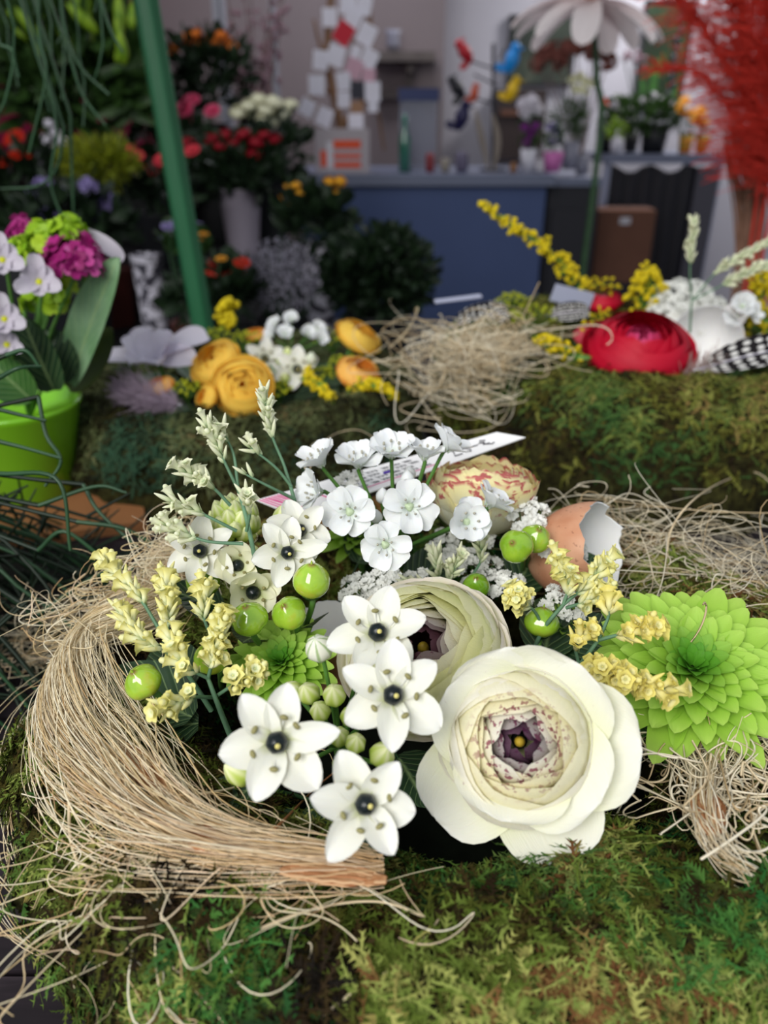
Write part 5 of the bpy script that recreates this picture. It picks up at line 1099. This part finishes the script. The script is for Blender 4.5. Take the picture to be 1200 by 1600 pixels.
b = sb(110, 400, 1.7, .80); bucket('dark pot of the blue-grey hydrangea', *b, .07, .055, .12, DKB)
bunch('dim blue-grey hydrangea heads, mid left', [(60, 290), (95, 300), (135, 285), (170, 312), (75, 330), (120, 322), (45, 310), (150, 335)], 1.68, 20, 'fluff', 'lilac', b+[0, 0, .02], (110, 350), (90, 55), 260, seed=8)
b = sb(20, 380, 2.1, .92); bucket('black bucket of orange and red blooms at the left edge', *b, .07, .05, .14, DKB)
bunch('orange red blooms cut by the left edge', [(2, 222), (18, 210), (30, 235), (8, 245), (32, 300)], 2.0, 16, 'gerbera', 'scarlet', b+[0, 0, .02], (20, 300), (40, 50), 120, seed=9)
b = sb(75, 260, 2.42, .92); bunch('small white blossoms glimpsed under the lilies', [(75, 190), (85, 205), (70, 215), (95, 218), (80, 228)], 2.02, 9, 'fluff', 'white', np.array([b[0], 2.05, .92]), (75, 260), (25, 30), 60, seed=10)
b = sb(283, 420, 1.62, .80); bucket('brown red pot of the small pansies', *b, .035, .028, .07, BRNB); bunch('small violet pansies in the brown pot', [(262, 350), (275, 345), (258, 365), (305, 350)], 1.6, 11, 'gerbera', 'lilac', b+[0, 0, .02], (285, 375), (32, 20, .03), 80, FOLI_MID, 11, L=.025)
b2 = b+[.03, -.01, 0]; bunch('tiny yellow pansies right of the pole, same pot', [(318, 362), (322, 378), (312, 372)], 1.58, 8, 'gerbera', 'yellow', b+[0, 0, .03], (312, 385), (12, 10, .02), 20, FOLI_MID, 12, L=.02)
b = sb(232, 430, 1.66, .80); bucket('white speckled paper sleeve left of the green pole', *b, .032, .022, .20, PRINT, name='paper_sleeve', cat='wrapping')
b = sb(355, 460, 1.5, .80); bucket('small black bucket of scarlet gerberas', *b, .05, .04, .09, DKB)
bunch('scarlet and red gerberas low in the middle of the left background', [(335, 405), (350, 420), (378, 405), (372, 418), (340, 430), (325, 425), (350, 440)], 1.5, 14, 'gerbera', 'scarlet', b+[0, 0, .02], (355, 450), (40, 25), 110, seed=13)
bunch('single small pink bloom below the scarlet gerberas', [(372, 443)], 1.46, 12, 'rose', 'pink', b+[.01, -.01, .02], (372, 460), (10, 10, .02), 12, seed=14)
bunch('small yellow blooms low between pole and scarlet gerberas', [(270, 448), (285, 450), (345, 400)], 1.46, 9, 'gerbera', 'yellow', sb(300, 460, 1.47, .80), (290, 470), (25, 12, .02), 40, seed=15)
GYP = simple('gypsophila_grey_white', '#8a8694', .7, .2, .15, 40); b = sb(440, 470, 1.55, .80); bucket('black vase of gypsophila', *b, .05, .04, .10, DKB, name='flower_vase', cat='vase')
T = thing('gypsophila_bunch', 'airy grey-white gypsophila cloud beside the white printed vase', 'flowers', mat4(np.eye(3), b+[0, 0, .02])); mb = MB(); g = np.random.default_rng(8); c = PY(440, 450, 1.55)-b
for k in range(900): mb.ball(c+nrm(g.normal(size=3))*np.array([.075, .05, .075])*g.random()**.4, .0028, seg=5, rings=4)
mb.build('blossoms', GYP, T, kind='stuff'); mb = MB()
for k in range(40): mb.tube([[0, 0, 0], c+g.normal(size=3)*.03], .0008, 3)
mb.build('stems', STEMD, T)
b = sb(498, 415, 1.80, .80); bucket('white printed vase of the yellow spray roses', *b, .040, .030, .205, PRINT, name='flower_vase', cat='vase')
bunch('yellow spray roses above the printed vase', [(452, 292), (447, 308), (462, 290), (455, 315), (470, 300), (515, 283), (528, 288), (524, 302), (532, 282)], 1.8, 9, 'rose', 'yellow', b+[0, 0, .02], (490, 340), (52, 40), 150, FOLI_DARK, 16)
b = sb(592, 480, 1.62, .80); bucket('black pot of the dark round bush', *b, .07, .055, .09, DKB); bunch('dense round dark green bush in front of the counter', [], 1.6, 10, 'rose', 'cream', b+[0, 0, .02], (592, 430), (86, 66, .10), 1500, FOLI_DARK, 17, L=.03, W=.007, cat='plant', name='round_bush')
# tier C
b = sb(315, 200, 2.7, 1.12); bucket('black bucket of orange roses on the top step', *b, .08, .06, .12, DKB)
bunch('bunch of orange roses at the top of the rack', [(268, 78), (285, 62), (296, 58), (312, 66), (328, 58), (340, 66), (352, 62), (362, 74), (345, 55), (305, 52)], 2.7, 12, 'rose', 'orange', b+[0, 0, .02], (322, 110), (72, 55), 300, seed=18)
DRY = simple('dried_twig', '#6a5450', .8, .2, .2, 30); PINKB = simple('dusky_pink_blossom', '#9a7a86', .7, .2)
b = sb(400, 200, 2.8, 1.12); bucket('black vase of blossoming twigs', *b, .05, .04, .14, DKB, name='flower_vase', cat='vase'); T = thing('blossom_twigs', 'tall dry twigs with dusky pink blossom left of the tag tree', 'branches', mat4(np.eye(3), b)); mb = MB(); bl = MB(); g = np.random.default_rng(10)
for k in range(16):
    e = PY(g.uniform(345, 450), g.uniform(-40, 60), 2.8+g.uniform(-.1, .1))-b; p = catmull([[0, 0, .02], e*.5+g.normal(size=3)*.02, e], 12); mb.tube(p, np.linspace(.004, .0015, 12), 4)
    for j in range(10): i = g.integers(5, 12); seeds_mesh(bl, p[i]+g.normal(size=3)*.012, .01, g, 2, .007)
mb.build('twigs', DRY, T); bl.build('blossoms', PINKB, T, kind='stuff')
WIN = simple('white_frame_paint', '#9c9ca8', .6)
for k, (px, w_) in enumerate([(342, 10), (352, 6), (428, 9)]):
    q = PY(px, 80, 3.4); struct('trim_%d' % (k+1), MB().box((q[0], 3.42, 1.35), (w_*pxm(px, 80, 3.4), .04, 2.7)), WIN)

# counter and dark cabinet
CNT = simple('slate_blue_counter', '#46557e', .6, .3, .06, 3); CTP = simple('slate_counter_top', '#6c7288', .35, .4, .05, 4)
zc = PY(700, 272, 3.3)[2]; xl, xr = PY(470, 300, 3.3)[0], PY(853, 300, 3.3)[0]
T = thing('shop_counter', 'slate blue shop counter in the middle background', 'counter', mat4(np.eye(3), ((xl+xr)/2, 3.6, 0)))
MB().box((0, 0, (zc-.04)/2), (xr-xl, .6, zc-.04)).build('body', CNT, T, smooth=False); MB().box((0, -.01, zc-.02), (xr-xl+.05, .66, .04)).build('countertop', CTP, T, smooth=False)
BLK = simple('black_cabinet', '#1e1d25', .5); x0, x1 = xr+.03, PY(932, 300, 3.45)[0]
T = thing('black_cabinet', 'black cabinet standing right of the slate counter', 'cabinet', mat4(np.eye(3), ((x0+x1)/2, 3.65, 0)))
MB().box((0, 0, (zc-.05)/2), (x1-x0, .5, zc-.05)).build('body', BLK, T, smooth=False); MB().box((0, 0, zc-.035), (x1-x0+.0, .54, .03)).build('top', CTP, T, smooth=False); MB().box((0, -.257, .5), (x1-x0-.04, .012, .85)).build('door', BLK, T, smooth=False)
zt = PY(1020, 240, 4.15)[2]; x0, x1 = PY(935, 260, 4.15)[0], PY(1122, 260, 4.15)[0]
T = thing('black_table', 'dark grey table with black cloth at the back right wall', 'table', mat4(np.eye(3), ((x0+x1)/2, 4.3, 0)))
MB().box((0, 0, zt-.02), (x1-x0, .5, .04)).build('tabletop', CTP, T, smooth=False); cl = MB(); t = np.linspace(0, 1, 40); G = np.zeros((2, 40, 3)); G[0, :, 0] = G[1, :, 0] = (t-.5)*(x1-x0-.16)-.04; G[0, :, 2] = zt-.045-.035*np.sin(t*7)**2; G[1, :, 2] = .02; G[..., 1] = -.22+.012*np.sin(t*40); cl.grid(G); cl.build('cloth', BLK, T)
LEGM = simple('pale_metal_leg', '#8e94ac', .4, .5); DGREY = simple('dark_grey_panel', '#4c4a54', .6)
for x in (-.5, .5):
    for y in (-.22, .22): MB().box((x*(x1-x0-.05), y, (zt-.04)/2), (.03, .03, zt-.04)).build('leg', LEGM, T, smooth=False)
MB().box(((x1-x0)/2-.075, -.235, (zt-.05)/2), (.11, .01, zt-.06)).build('side_panel', DGREY, T, smooth=False)
CBX = simple('cardboard', '#6e4c3e', .8, .2, .08, 10); bx0, bx1 = PY(936, 330, 3.85)[0], PY(1024, 330, 3.85)[0]; zb = PY(980, 328, 3.85)[2]
tag(MB().box((0, 0, .275), (bx1-bx0+.04, .24, .55)).build('black_crate', BLK, smooth=False, loc=((bx0+bx1)/2, 3.93, 0)), 'black crate supporting the cardboard box', 'crate')
T = thing('cardboard_box', 'brown cardboard box with a small white label under the back table', 'box', mat4(np.eye(3), ((bx0+bx1)/2, 3.93, .55))); h = zb-.55
MB().box((0, 0, h/2), (bx1-bx0, .2, h)).build('carton', CBX, T, smooth=False); MB().box((-.01, -.102, h*.86), (.05, .002, .03)).build('label', WHB, T, smooth=False); MB().box((0, 0, h+.002), (bx1-bx0, .06, .003)).build('tape', DRY, T, smooth=False)

# on the counter
def onc(px, Y=3.5): q = PY(px, 250, Y); return np.array([q[0], Y, zc])
sC = pxm(550, 150, 3.5)
WOODT = simple('branch_wood', '#7a5c44', .8, .2, .2, 20); b = onc(535, 3.55); T = thing('tag_tree', 'bare branch tree hung with paper notes on the counter', 'branch', mat4(np.eye(3), b)); mb = MB()
def q3(px, py, Y=3.55): return PY(px, py, Y)-b
mb.tube(catmull([[0, 0, .0], q3(530, 190), q3(512, 90), q3(520, -40)], 20), np.linspace(.022, .012, 20), 8)
mb.tube(catmull([q3(532, 200), q3(570, 150), q3(578, 60), q3(572, -40)], 20), np.linspace(.018, .010, 20), 8)
for a, c_, e in [((525, 150), (500, 140), (482, 160)), ((515, 90), (500, 70), (490, 30)), ((575, 110), (560, 90), (550, 60)), ((520, 60), (535, 35), (545, 0)), ((575, 160), (590, 175), (600, 235)), ((530, 180), (505, 175), (480, 150))]: mb.tube(catmull([q3(*a), q3(*c_), q3(*e)], 8), np.linspace(.010, .005, 8), 6)
mb.build('branches', WOODT, T)
NM = {k: simple('note_'+k, c, .8) for k, c in [('white', '#dcdae6'), ('red', '#c02a3a'), ('pink', '#c8a0b0'), ('dark', '#3a3a44'), ('brown', '#9a765c')]}
for k, (px, py, c, s, r) in enumerate([(515, 27, 'white', 22, 0), (544, 6, 'white', 24, .1), (569, 9, 'white', 22, .2), (550, 31, 'white', 24, .5), (537, 52, 'red', 26, .6), (573, 54, 'white', 26, .5), (501, 94, 'white', 24, .1), (525, 87, 'white', 26, .3), (556, 81, 'white', 15, .4), (577, 92, 'white', 24, .5), (553, 107, 'pink', 24, .4), (576, 120, 'pink', 20, .1), (495, 133, 'white', 25, 0), (537, 127, 'white', 22, -.1), (559, 141, 'dark', 22, 0), (582, 143, 'white', 24, 0), (537, 156, 'white', 20, 0), (480, 168, 'white', 22, .5), (507, 183, 'white', 24, .4), (583, 166, 'white', 15, 0), (558, 171, 'brown', 20, 0), (556, 192, 'white', 24, 0)]):
    p = PY(px, py, 3.50-.004*k); mb = MB(); mb.box((0, 0, 0), (s*sC, .0015, s*sC*1.1)); o = mb.build('paper_note', NM[c], smooth=False, loc=p); o.rotation_euler = (.05, r, GR.uniform(-.2, .2))
    if c == 'white': tag(o, 'white paper note hanging in the tag tree', 'note', 'white notes in the tag tree')
    else: tag(o, {'red': 'single bright red note in the tag tree', 'dark': 'single dark grey note in the tag tree', 'brown': 'kraft brown note low in the tag tree'}.get(c) or ('pale pink note, upper of the two pink ones in the tag tree' if k == 10 else 'pink note, lower of the two pink ones in the tag tree'), 'note')
BAGW = simple('bag_paper', '#a8a0a6', .7); ORG = simple('bag_orange', '#d84a1e', .6); b = onc(536, 3.36); T = thing('paper_bag', 'pale bag printed with orange-red blocks at the foot of the tag tree', 'bag', mat4(np.eye(3), b)); hh = 62*sC
mb = MB(); mb.box((0, 0, hh/2+.001), (82*sC, .07, hh)); mb.build('bag', BAGW, T, smooth=False)
for x, z, w_, h in [(.09, .66, .52, .18), (.09, .40, .52, .09), (.09, .20, .52, .12), (-.36, .34, .12, .36)]: MB().box((x*80*sC, -.0365, z*hh), (w_*80*sC, .003, h*hh)).build('printed_block', ORG, T, smooth=False)
MB().box((-.24*80*sC, -.037, .42*hh), (.12*80*sC, .003, .60*hh)).build('white_stripe', WHB, T, smooth=False)
CLR = Mt('clear_plastic', .15, .5); CLR.col('#8f93a4'); CLR.b.inputs['Alpha'].default_value = .45; CLR = CLR.m; NAVY = simple('navy_lid', '#1f2c5c', .5)
b = onc(652, 3.6); T = thing('storage_jar', 'clear container with navy blue lid on the counter', 'container', mat4(np.eye(3), b)); MB().box((0, 0, .13), (.155, .12, .258)).build('tub', CLR, T, smooth=False); MB().box((0, 0, .282), (.165, .13, .045)).build('lid', NAVY, T, smooth=False)
BOTG = simple('green_glass', '#2f6a58', .1, .6, coat=.5); b = onc(632, 3.42); mb = MB(); mb.lathe([(1e-4, 0), (.024, 0), (.024, .12), (.010, .16), (.010, .21), (1e-4, .21)], 20); tag(mb.build('glass_bottle', BOTG, loc=b+[0, 0, .001]), 'slim green glass bottle in front of the clear container', 'bottle')
REDM = simple('dull_red', '#7c2a30', .5); BEI = simple('beige_ceramic', '#8c8478', .5)
for nm, lab, cat, px, r, h, m in [('small_tin', 'small dull red tin on the counter', 'tin', 672, .018, .07, REDM), ('candle_jar', 'small beige jar left of the bird tree', 'jar', 696, .018, .05, BEI), ('cup', 'small violet cup at the bird tree foot', 'cup', 722, .026, .075, simple('violet_grey', '#5c566c')), ('cup', 'tiny ochre cup left of the white jug', 'cup', 803, .014, .035, simple('ochre', '#8a5c2c'))]:
    mb = MB(); mb.lathe([(1e-4, 0), (r*.8, 0), (r, h*.2), (r, h*.8), (r*.75, h), (r*.6, h), (r*.6, h*.9), (1e-4, h*.88)], 20); tag(mb.build(nm, m, loc=onc(px, 3.42)+[0, 0, .001]), lab, cat)
# bird tree
b = onc(771, 3.55); T = thing('metal_bird_stand', 'thin dark metal stand with colourful birds perched on it', 'stand', mat4(np.eye(3), b)); mb = MB(); IR = simple('dark_iron', '#24242e', .5)
mb.tube([[0, 0, 0], q3(771, 70)+np.array([0, 0, 0]) if False else PY(771, 68, 3.55)-b], .007, 6)
for e in [(728, 88), (799, 92), (802, 138), (716, 142), (741, 112), (790, 70)]:
    pe = PY(*e, 3.55)-b; mb.tube(catmull([[0, 0, pe[2]-.05], pe*[.5, .5, 1]-[0, 0, .03], pe-[0, 0, .01]], 8), .004, 5)
mb.lathe([(1e-4, 0), (.06, 0), (.055, .008), (1e-4, .012)], 20); mb.build('rods', IR, T)
def bird(label, px, py, m, s=1.0, fl_=1):
    mb = MB(); a = np.linspace(0, PI, 9); mb.lathe(np.stack([.022*np.sin(a)*(1-.25*np.cos(a))+1e-6, -.036*np.cos(a)], 1), 14); mb.ball((0, .0, .038), .017, seg=10, rings=7); mb.lathe([(.006, 0), (.003, .01), (1e-4, .018)], 8, M=frame((1, 0, .3)), p=(.014, 0, .040)); mb.grid(toM(frame((0, 1, 0)), (0, 0, -.025), petal(.045, .012, .2, .2, 0, 0, .1, 5, 3))@rotz(0).T)
    V = MB(); V = mb; o = V.build('ornamental_bird', m, loc=PY(px, py, 3.54)); o.rotation_euler = (0, fl_*.7, 0); o.scale = (s, s, s); return tag(o, label, 'ornament')
bird('red bird ornament on the left arm of the stand', 728, 84, simple('bird_red', '#b01828', .4), 1.1, -1); bird('bright blue bird ornament on the right arm', 799, 96, simple('bird_blue', '#1c8ad8', .4), 1.25, .4); bird('yellow bird ornament below the blue one', 800, 143, simple('bird_yellow', '#e0b81c', .4), 1.1, .5)
bird('black bird ornament on the lower left arm', 716, 140, simple('bird_black', '#16161e', .4), 1.1, -1); bird('orange bird ornament beside the black one', 741, 148, simple('bird_orange', '#c0563c', .4), .8, .2); bird('navy bird ornament hanging lowest left', 721, 186, simple('bird_navy', '#1e1a44', .4), 1.3, .4)
TAN = simple('dry_pod_tan', '#8a7f74', .7); b = onc(765, 3.4)
for k, (e, m_) in enumerate([((742, 170), (752, 215)), ((762, 178), (770, 220))]):
    mb = MB(); p = catmull([[0, 0, 0], PY(*m_, 3.4)-b, PY(*e, 3.4)-b], 14); mb.tube(p, .003+.010*np.sin(np.linspace(0, PI, 14)), 8); tag(mb.build('dried_pod', TAN, loc=b+[k*.02, 0, .001]), ['tall dried tan pod leaning left in front of the bird stand', 'tall dried tan pod upright in front of the bird stand'][k], 'dried plant')
DBR = simple('dark_brown_cabinet', '#2c2020', .6); q = PY(820, 150, 3.88); T = thing('wall_cabinet', 'dark brown open cabinet on the back wall behind the birds', 'cabinet', mat4(np.eye(3), (q[0], 4.85, q[2])))
q0, q1 = PY(778, 140, 4.8), PY(845, 248, 4.8); MB().box((0, 0, 0), (q1[0]-q0[0], .16, q0[2]-q1[2])).build('carcass', DBR, T, smooth=False); MB().box((0, -.09, .06), (q1[0]-q0[0]-.04, .012, .03)).build('shelf', simple('brown_shelf', '#5c3a2c'), T, smooth=False); T.location = ((q0[0]+q1[0])/2, 4.86, (q0[2]+q1[2])/2)
# pots on the counter right
def potplant(label, px, r, h, m, heads, hr, kind, colr, folc, fe, nleaf, Y=3.45, z=None, fm=None, seed=0, L=.03, W=.006):
    b = onc(px, Y) if z is None else np.array([PY(px, 230, Y)[0], Y, z]); g = np.random.default_rng(seed); T = thing('potted_flower', label, 'potted plant', mat4(np.eye(3), b)); mb = MB()
    mb.lathe([(1e-4, .001), (r*.75, .001), (r, h), (r*.9, h), (r*.88, h*.9), (1e-4, h*.88)], 24); mb.build('pot', m, T); st = MB()
    for hx, hy in heads:
        p = PY(hx, hy, Y)-b; rr = hr*pxm(hx, hy, Y); inst('flower_head', headmesh(kind, colr), T, mat4(frame(nrm([g.normal()*.3, -.7, .6])), p, rr)); st.tube([[0, 0, h*.9], p*.5+[0, 0, h*.3], p], .0018, 4)
    if heads: st.build('stems', STEMD, T)
    s = pxm(px, 200, Y); mb = MB(); foliage(mb, PY(*folc, Y)-b, (fe[0]*s, fe[0]*s*.6, fe[1]*s), nleaf, g, L, W); mb.build('foliage', fm or FOLI_MID, T); return T
PNK = simple('pink_pot', '#c06aa8', .5); GRYP = simple('grey_pot', '#8a8a98', .5); YPOT = simple('mustard_pot', '#a8801c', .5)
potplant('white jug pot of small violet blooms at the counter edge', 826, .036, .085, WHB, [(820, 200), (832, 206), (826, 215), (838, 198), (822, 226)], 8, 'fluff', 'violet', (828, 218), (14, 14), 40)
potplant('pink pot with thin lilac blooms right of the white jug', 864, .042, .075, PNK, [(858, 200), (868, 206), (864, 196), (872, 218), (862, 220)], 6, 'gerbera', 'lilac', (864, 215), (14, 16), 50, seed=2)
potplant('grey pot of bright green grass behind the pink pot', 890, .038, .11, GRYP, [], 5, 'rose', 'cream', (886, 188), (20, 26), 220, 3.6, None, FOLI_LIME if False else FOLI_MID, 3, L=.06, W=.003)
potplant('white hydrangea head in a dark vase behind the violet blooms', 826, .03, .10, DKB, [(818, 165), (830, 160), (836, 172), (822, 178), (828, 170)], 13, 'fluff', 'white', (832, 190), (18, 12), 50, 3.62, seed=4)
potplant('pale yellow orchid spray above the grass pot', 912, .03, .08, GRYP, [(895, 125), (905, 120), (915, 128), (900, 140), (912, 142), (922, 130)], 9, 'gerbera', 'cream', (905, 190), (16, 30), 60, 3.62, zc-.02, seed=5)
# back table plants
potplant('dark planter of leafy white blossom in the middle of the back table', 1020, .07, .13, DKB, [(960, 165), (972, 158), (990, 170), (1005, 160), (1020, 152), (1035, 158), (1048, 165), (1030, 172), (985, 182)], 8, 'fluff', 'white', (1005, 180), (55, 26), 380, 4.2, zt, seed=6, L=.05, W=.012)
potplant('dark square planter at the left end of the back table', 944, .05, .12, DKB, [(944, 160)], 9, 'gerbera', 'scarlet', (950, 190), (16, 20), 60, 4.25, zt, seed=7)
potplant('small white pot with pale green plant on the back table', 963, .032, .07, WHB, [], 8, 'rose', 'cream', (963, 205), (16, 16), 70, 4.12, zt, FOLI_LIME, 8)
potplant('mustard pot of yellow and violet blooms, left of the two mustard pots', 1070, .036, .08, YPOT, [(1070, 158), (1062, 170), (1078, 178)], 9, 'gerbera', 'yellow', (1068, 195), (18, 16), 60, 4.15, zt, seed=9)
potplant('mustard pot of yellow blooms, right of the two mustard pots', 1096, .034, .08, YPOT, [(1095, 174), (1098, 191), (1088, 186)], 10, 'gerbera', 'yellow', (1092, 205), (16, 14), 50, 4.17, zt, seed=10)
b = np.array([PY(985, 230, 4.35)[0], 4.35, zt]); T = thing('orchid_plant', 'dark leafless orchid stems against the white wall', 'potted plant', mat4(np.eye(3), b)); mb = MB(); mb.lathe([(1e-4, .001), (.03, .001), (.04, .09), (1e-4, .085)], 20); mb.build('pot', DKB, T); mb = MB(); bl = MB()
for px, py in [(975, 92), (988, 85), (1000, 96)]:
    e = PY(px, py, 4.35)-b; p = catmull([[0, 0, .08], e*[.3, .3, .6], e], 10); mb.tube(p, .003, 5); seeds_mesh(bl, e, .03, np.random.default_rng(px), 7, .010)
mb.build('stems', STEMD, T); bl.build('blossoms', PINKB, T)
# wall pictures, shelf, chain
def picture(label, x0, y0, x1, y1, Y, mat, n, extra=None):
    a, c = PY(x0, y0, Y), PY(x1, y1, Y); T = thing('wall_picture', label, 'picture', mat4(np.eye(3), ((a[0]+c[0])/2, Y, (a[2]+c[2])/2))); w_, h = c[0]-a[0], a[2]-c[2]; MB().box((0, 0, 0), (w_, .02, h)).build('panel', mat, T, smooth=False)
    fr = MB()
    for sx in (-1, 1): fr.box((sx*w_/2, -.004, 0), (.015, .03, h+.015))
    for sz in (-1, 1): fr.box((0, -.004, sz*h/2), (w_+.015, .03, .015))
    fr.build('frame', BLK, T, smooth=False); return T
PA = Mt('dark_green_print', .6); PA.col(PA.ramp(PA.noise(6, 4), [(.35, '#1b2420'), (.6, '#303a30'), (.72, '#57584a')])); PB = Mt('jungle_print', .6); PB.col(PB.ramp(PB.noise(9, 5, coord='Object', stretch=(1, 1, .5)), [(.35, '#0c140e'), (.55, '#1c3418'), (.68, '#3f7a2c'), (.8, '#6a5a40')]))
picture('dark green framed picture on the back wall behind the pale pink flower', 798, 26, 890, 132, 4.93, PA.m, 1); picture('narrow tall picture of dark green foliage on the white wall', 1012, 2, 1060, 165, 4.93, PB.m, 2)
SHW = simple('driftwood_shelf', '#6a625e', .8, .2, .2, 10); a = PY(630, 92, 4.42); T = thing('wall_shelf', 'grey driftwood shelf on the beige wall', 'shelf', mat4(np.eye(3), a)); MB().box((0, -.08, 0), (.30, .20, .04)).build('board', SHW, T, smooth=False); MB().box((.03, -.03, -.12), (.03, .09, .20)).box((.03, -.09, -.05), (.03, .12, .03)).build('bracket', SHW, T, smooth=False); MB().box((-.02, -.02, -.16), (.22, .08, .03)).build('lower_board', SHW, T, smooth=False)
mb = MB(); mb.lathe([(1e-4, 0), (.025, 0), (.035, .03), (.03, .06), (.042, .085), (.036, .085), (1e-4, .05)], 18); tag(mb.build('small_vase', GRYP, loc=PY(614, 80, 4.34)+[0, 0, .003]), 'small grey vase on the driftwood shelf', 'vase')
b = PY(1077, -60, 4.7); mb = MB()
for k in range(16): mb.ball((.006*((k % 2)*2-1), 0, -.042*k), .017, seg=8, rings=6, sq=1.4)
mb.tube([[0, 0, .6], [0, 0, -.68]], .004, 5); tag(mb.build('hanging_garland', IR, loc=b), 'dark beaded garland hanging before the white wall', 'garland')

# pale pink paper flower, dried hydrangea, red plumes, dried stems
PALEP = Mt('pale_pink_petal', .7, .2, transl=.35); PALEP.col('#fff4f4'); PALEP = PALEP.m; c = PY(925, 2, 2.3); T = thing('giant_pink_flower', 'giant pale pink artificial flower on a tall dark green stem', 'flower', mat4(np.eye(3), [c[0]+.02, 2.3, .0])); b = np.array([c[0]+.02, 2.3, 0]); mb = MB()
for k in range(22):
    a = k*2*PI/11+.2*(k % 2); L = .21 if k < 11 else .15; x = nrm([math.cos(a)*(1.25 if math.cos(a) < 0 else .8), .6*math.sin(a), -.42 if k < 11 else -.05]); z = nrm(np.cross(np.cross(x, (0, 0, 1)), x)); F = np.stack([x, np.cross(z, x), z], 1)
    mb.grid(toM(F, c-b+[0, 0, .012*(k >= 11)], petal(L, .034, .55, .3, .35, -.7, .3, 10, 7, .12, k)))
mb.build('petals', PALEP, T); mb = MB(); mb.ball(c-b+[0, 0, .02], .03, seg=12, rings=8, sq=.7); mb.build('heart', simple('pink_heart', '#c89a8a'), T); mb = MB(); mb.tube(catmull([[.01, 0, 0], PY(932, 260, 2.3)-b, PY(932, 120, 2.3)-b, c-b], 20), .0085, 8); mb.build('stem', STEMD, T)
mb = MB(); mb.lathe([(1e-4, 0), (.10, 0), (.10, .02), (.02, .05), (1e-4, .05)], 20, p=(0.01, 0, .001)); mb.build('foot', DKB, T)
BRD = simple('dried_hydrangea_brown', '#7a4840', .8, .2, .3, 40, transl=.2); b = onc(905, 3.62)
T = thing('dried_bunch', 'brown dried hydrangea bunch behind the giant pink flower', 'dried flowers', mat4(np.eye(3), np.array([b[0], b[1], zc-.02]))); b = np.array([b[0], b[1], zc-.02]); g = np.random.default_rng(12); mb = MB(); st = MB()
for px, py in [(850, 88), (868, 80), (885, 78), (902, 74), (925, 78), (945, 82), (950, 95), (872, 95), (840, 98), (935, 70)]:
    p = PY(px, py, 3.62)-b; blossoms(mb, p, .032, 22, .018, g, up=1); st.tube(catmull([[0, 0, .02], p*[.4, 1, .5], p], 8), .003, 4)
mb.build('blossom_heads', BRD, T); st.build('stems', DRY, T)
REDP = simple('red_plume', '#e8483c', .7, .2, .12, 20, transl=.35); g = np.random.default_rng(14)
vb = np.array([PY(1215, 300, 1.55)[0], 1.55, 0]); mb = MB(); mb.lathe([(1e-4, 0), (.09, 0), (.11, .3), (.09, .62), (.10, .66), (.085, .66), (.08, .6), (1e-4, .55)], 28); tag(mb.build('floor_vase', simple('wine_vase', '#4a1420', .4), loc=vb+[0, 0, .001]), 'wine red floor vase holding the red plumes', 'vase')
def plume(label, path, n, hair, seed, spread=1.0):
    g = np.random.default_rng(seed); p = catmull([PY(*q) for q in path], 40); o = np.array([vb[0], vb[1], .62]); T = thing('red_plume', label, 'dried grass', mat4(np.eye(3), o)); mb = MB(); mb.tube(catmull([o-o, (p[0]-o)*.6, p[0]-o], 8), .003, 5); mb.tube(p-o, np.linspace(.003, .001, 40), 5); mb.build('stem', REDP, T)
    i = g.integers(4, 39, n); t = nrm(p[-1]-p[0]); sd = g.normal(size=(n, 3)); sd /= np.linalg.norm(sd, axis=1)[:, None]; K = 10; k = np.linspace(0, 1, K); L = hair*g.uniform(.5, 1.1, n)*(1.1-.5*i/39)
    d = t*.8+sd*.55*spread; d /= np.linalg.norm(d, axis=1)[:, None]; f = (p[i]-o)[:, None]+d[:, None]*(L[:, None]*k)[..., None]+np.array([0, 0, -1])*(L[:, None]*k**2*.25)[..., None]+sd[:, None]*(L[:, None]*k**2)[..., None]*.3
    mb = MB(); mb.fibers(f, .0006); mb.build('hairs', REDP, T, kind='stuff'); return T
plume('large dense red grass plume at the upper right edge', [(1205, 330, 1.5), (1185, 200, 1.5), (1165, 80, 1.5), (1150, -60, 1.5)], 1500, .13, 1, .9)
plume('second dense red plume cut by the right edge', [(1230, 360, 1.45), (1215, 220, 1.45), (1205, 100, 1.45), (1200, -50, 1.45)], 1300, .13, 2, .9)
plume('thin red plume leaning left at the top', [(1195, 220, 1.55), (1140, 110, 1.55), (1095, 40, 1.55), (1050, -20, 1.55)], 420, .10, 3, .7)
plume('sparse red plume reaching left below the first', [(1200, 280, 1.5), (1140, 170, 1.5), (1090, 115, 1.5), (1020, 112, 1.5)], 220, .06, 4, .7)
STR = simple('dried_stalk_brown', '#8c6a58', .8, .2, .2, 30)
T = thing('dried_stalk_bundle', 'bundle of brown dried stalks below the red plumes', 'dried grass', mat4(np.eye(3), vb+[0, .02, .62])); mb = MB()
for k in range(60):
    e = PY(g.uniform(1130, 1200), g.uniform(190, 260), 1.6+g.uniform(-.05, .05))-(vb+[0, .02, .62]); a = PY(g.uniform(1150, 1190), 400, 1.6)-(vb+[0, .02, .62]); mb.tube(catmull([[g.normal()*.02, g.normal()*.02, 0], a, e], 10), .0025, 4)
mb.build('stalks', STR, T)
WINE = simple('wine_pink_cloth', '#7a2a4c', .7); b = np.array([PY(1195, 400, 1.3)[0]+.03, 1.32, 0])
mb = MB(); mb.lathe([(1e-4, 0), (.10, 0), (.13, .55), (.10, .80), (.07, .92), (1e-4, .93)], 32, mod=lambda a, z: 1+.06*np.sin(9*a)[None, :]*np.ones((6, 1))); tag(mb.build('wrapped_plant', WINE, loc=b+[0, 0, .001]), 'wine pink paper-wrapped plant at the far right behind the wreath', 'plant')
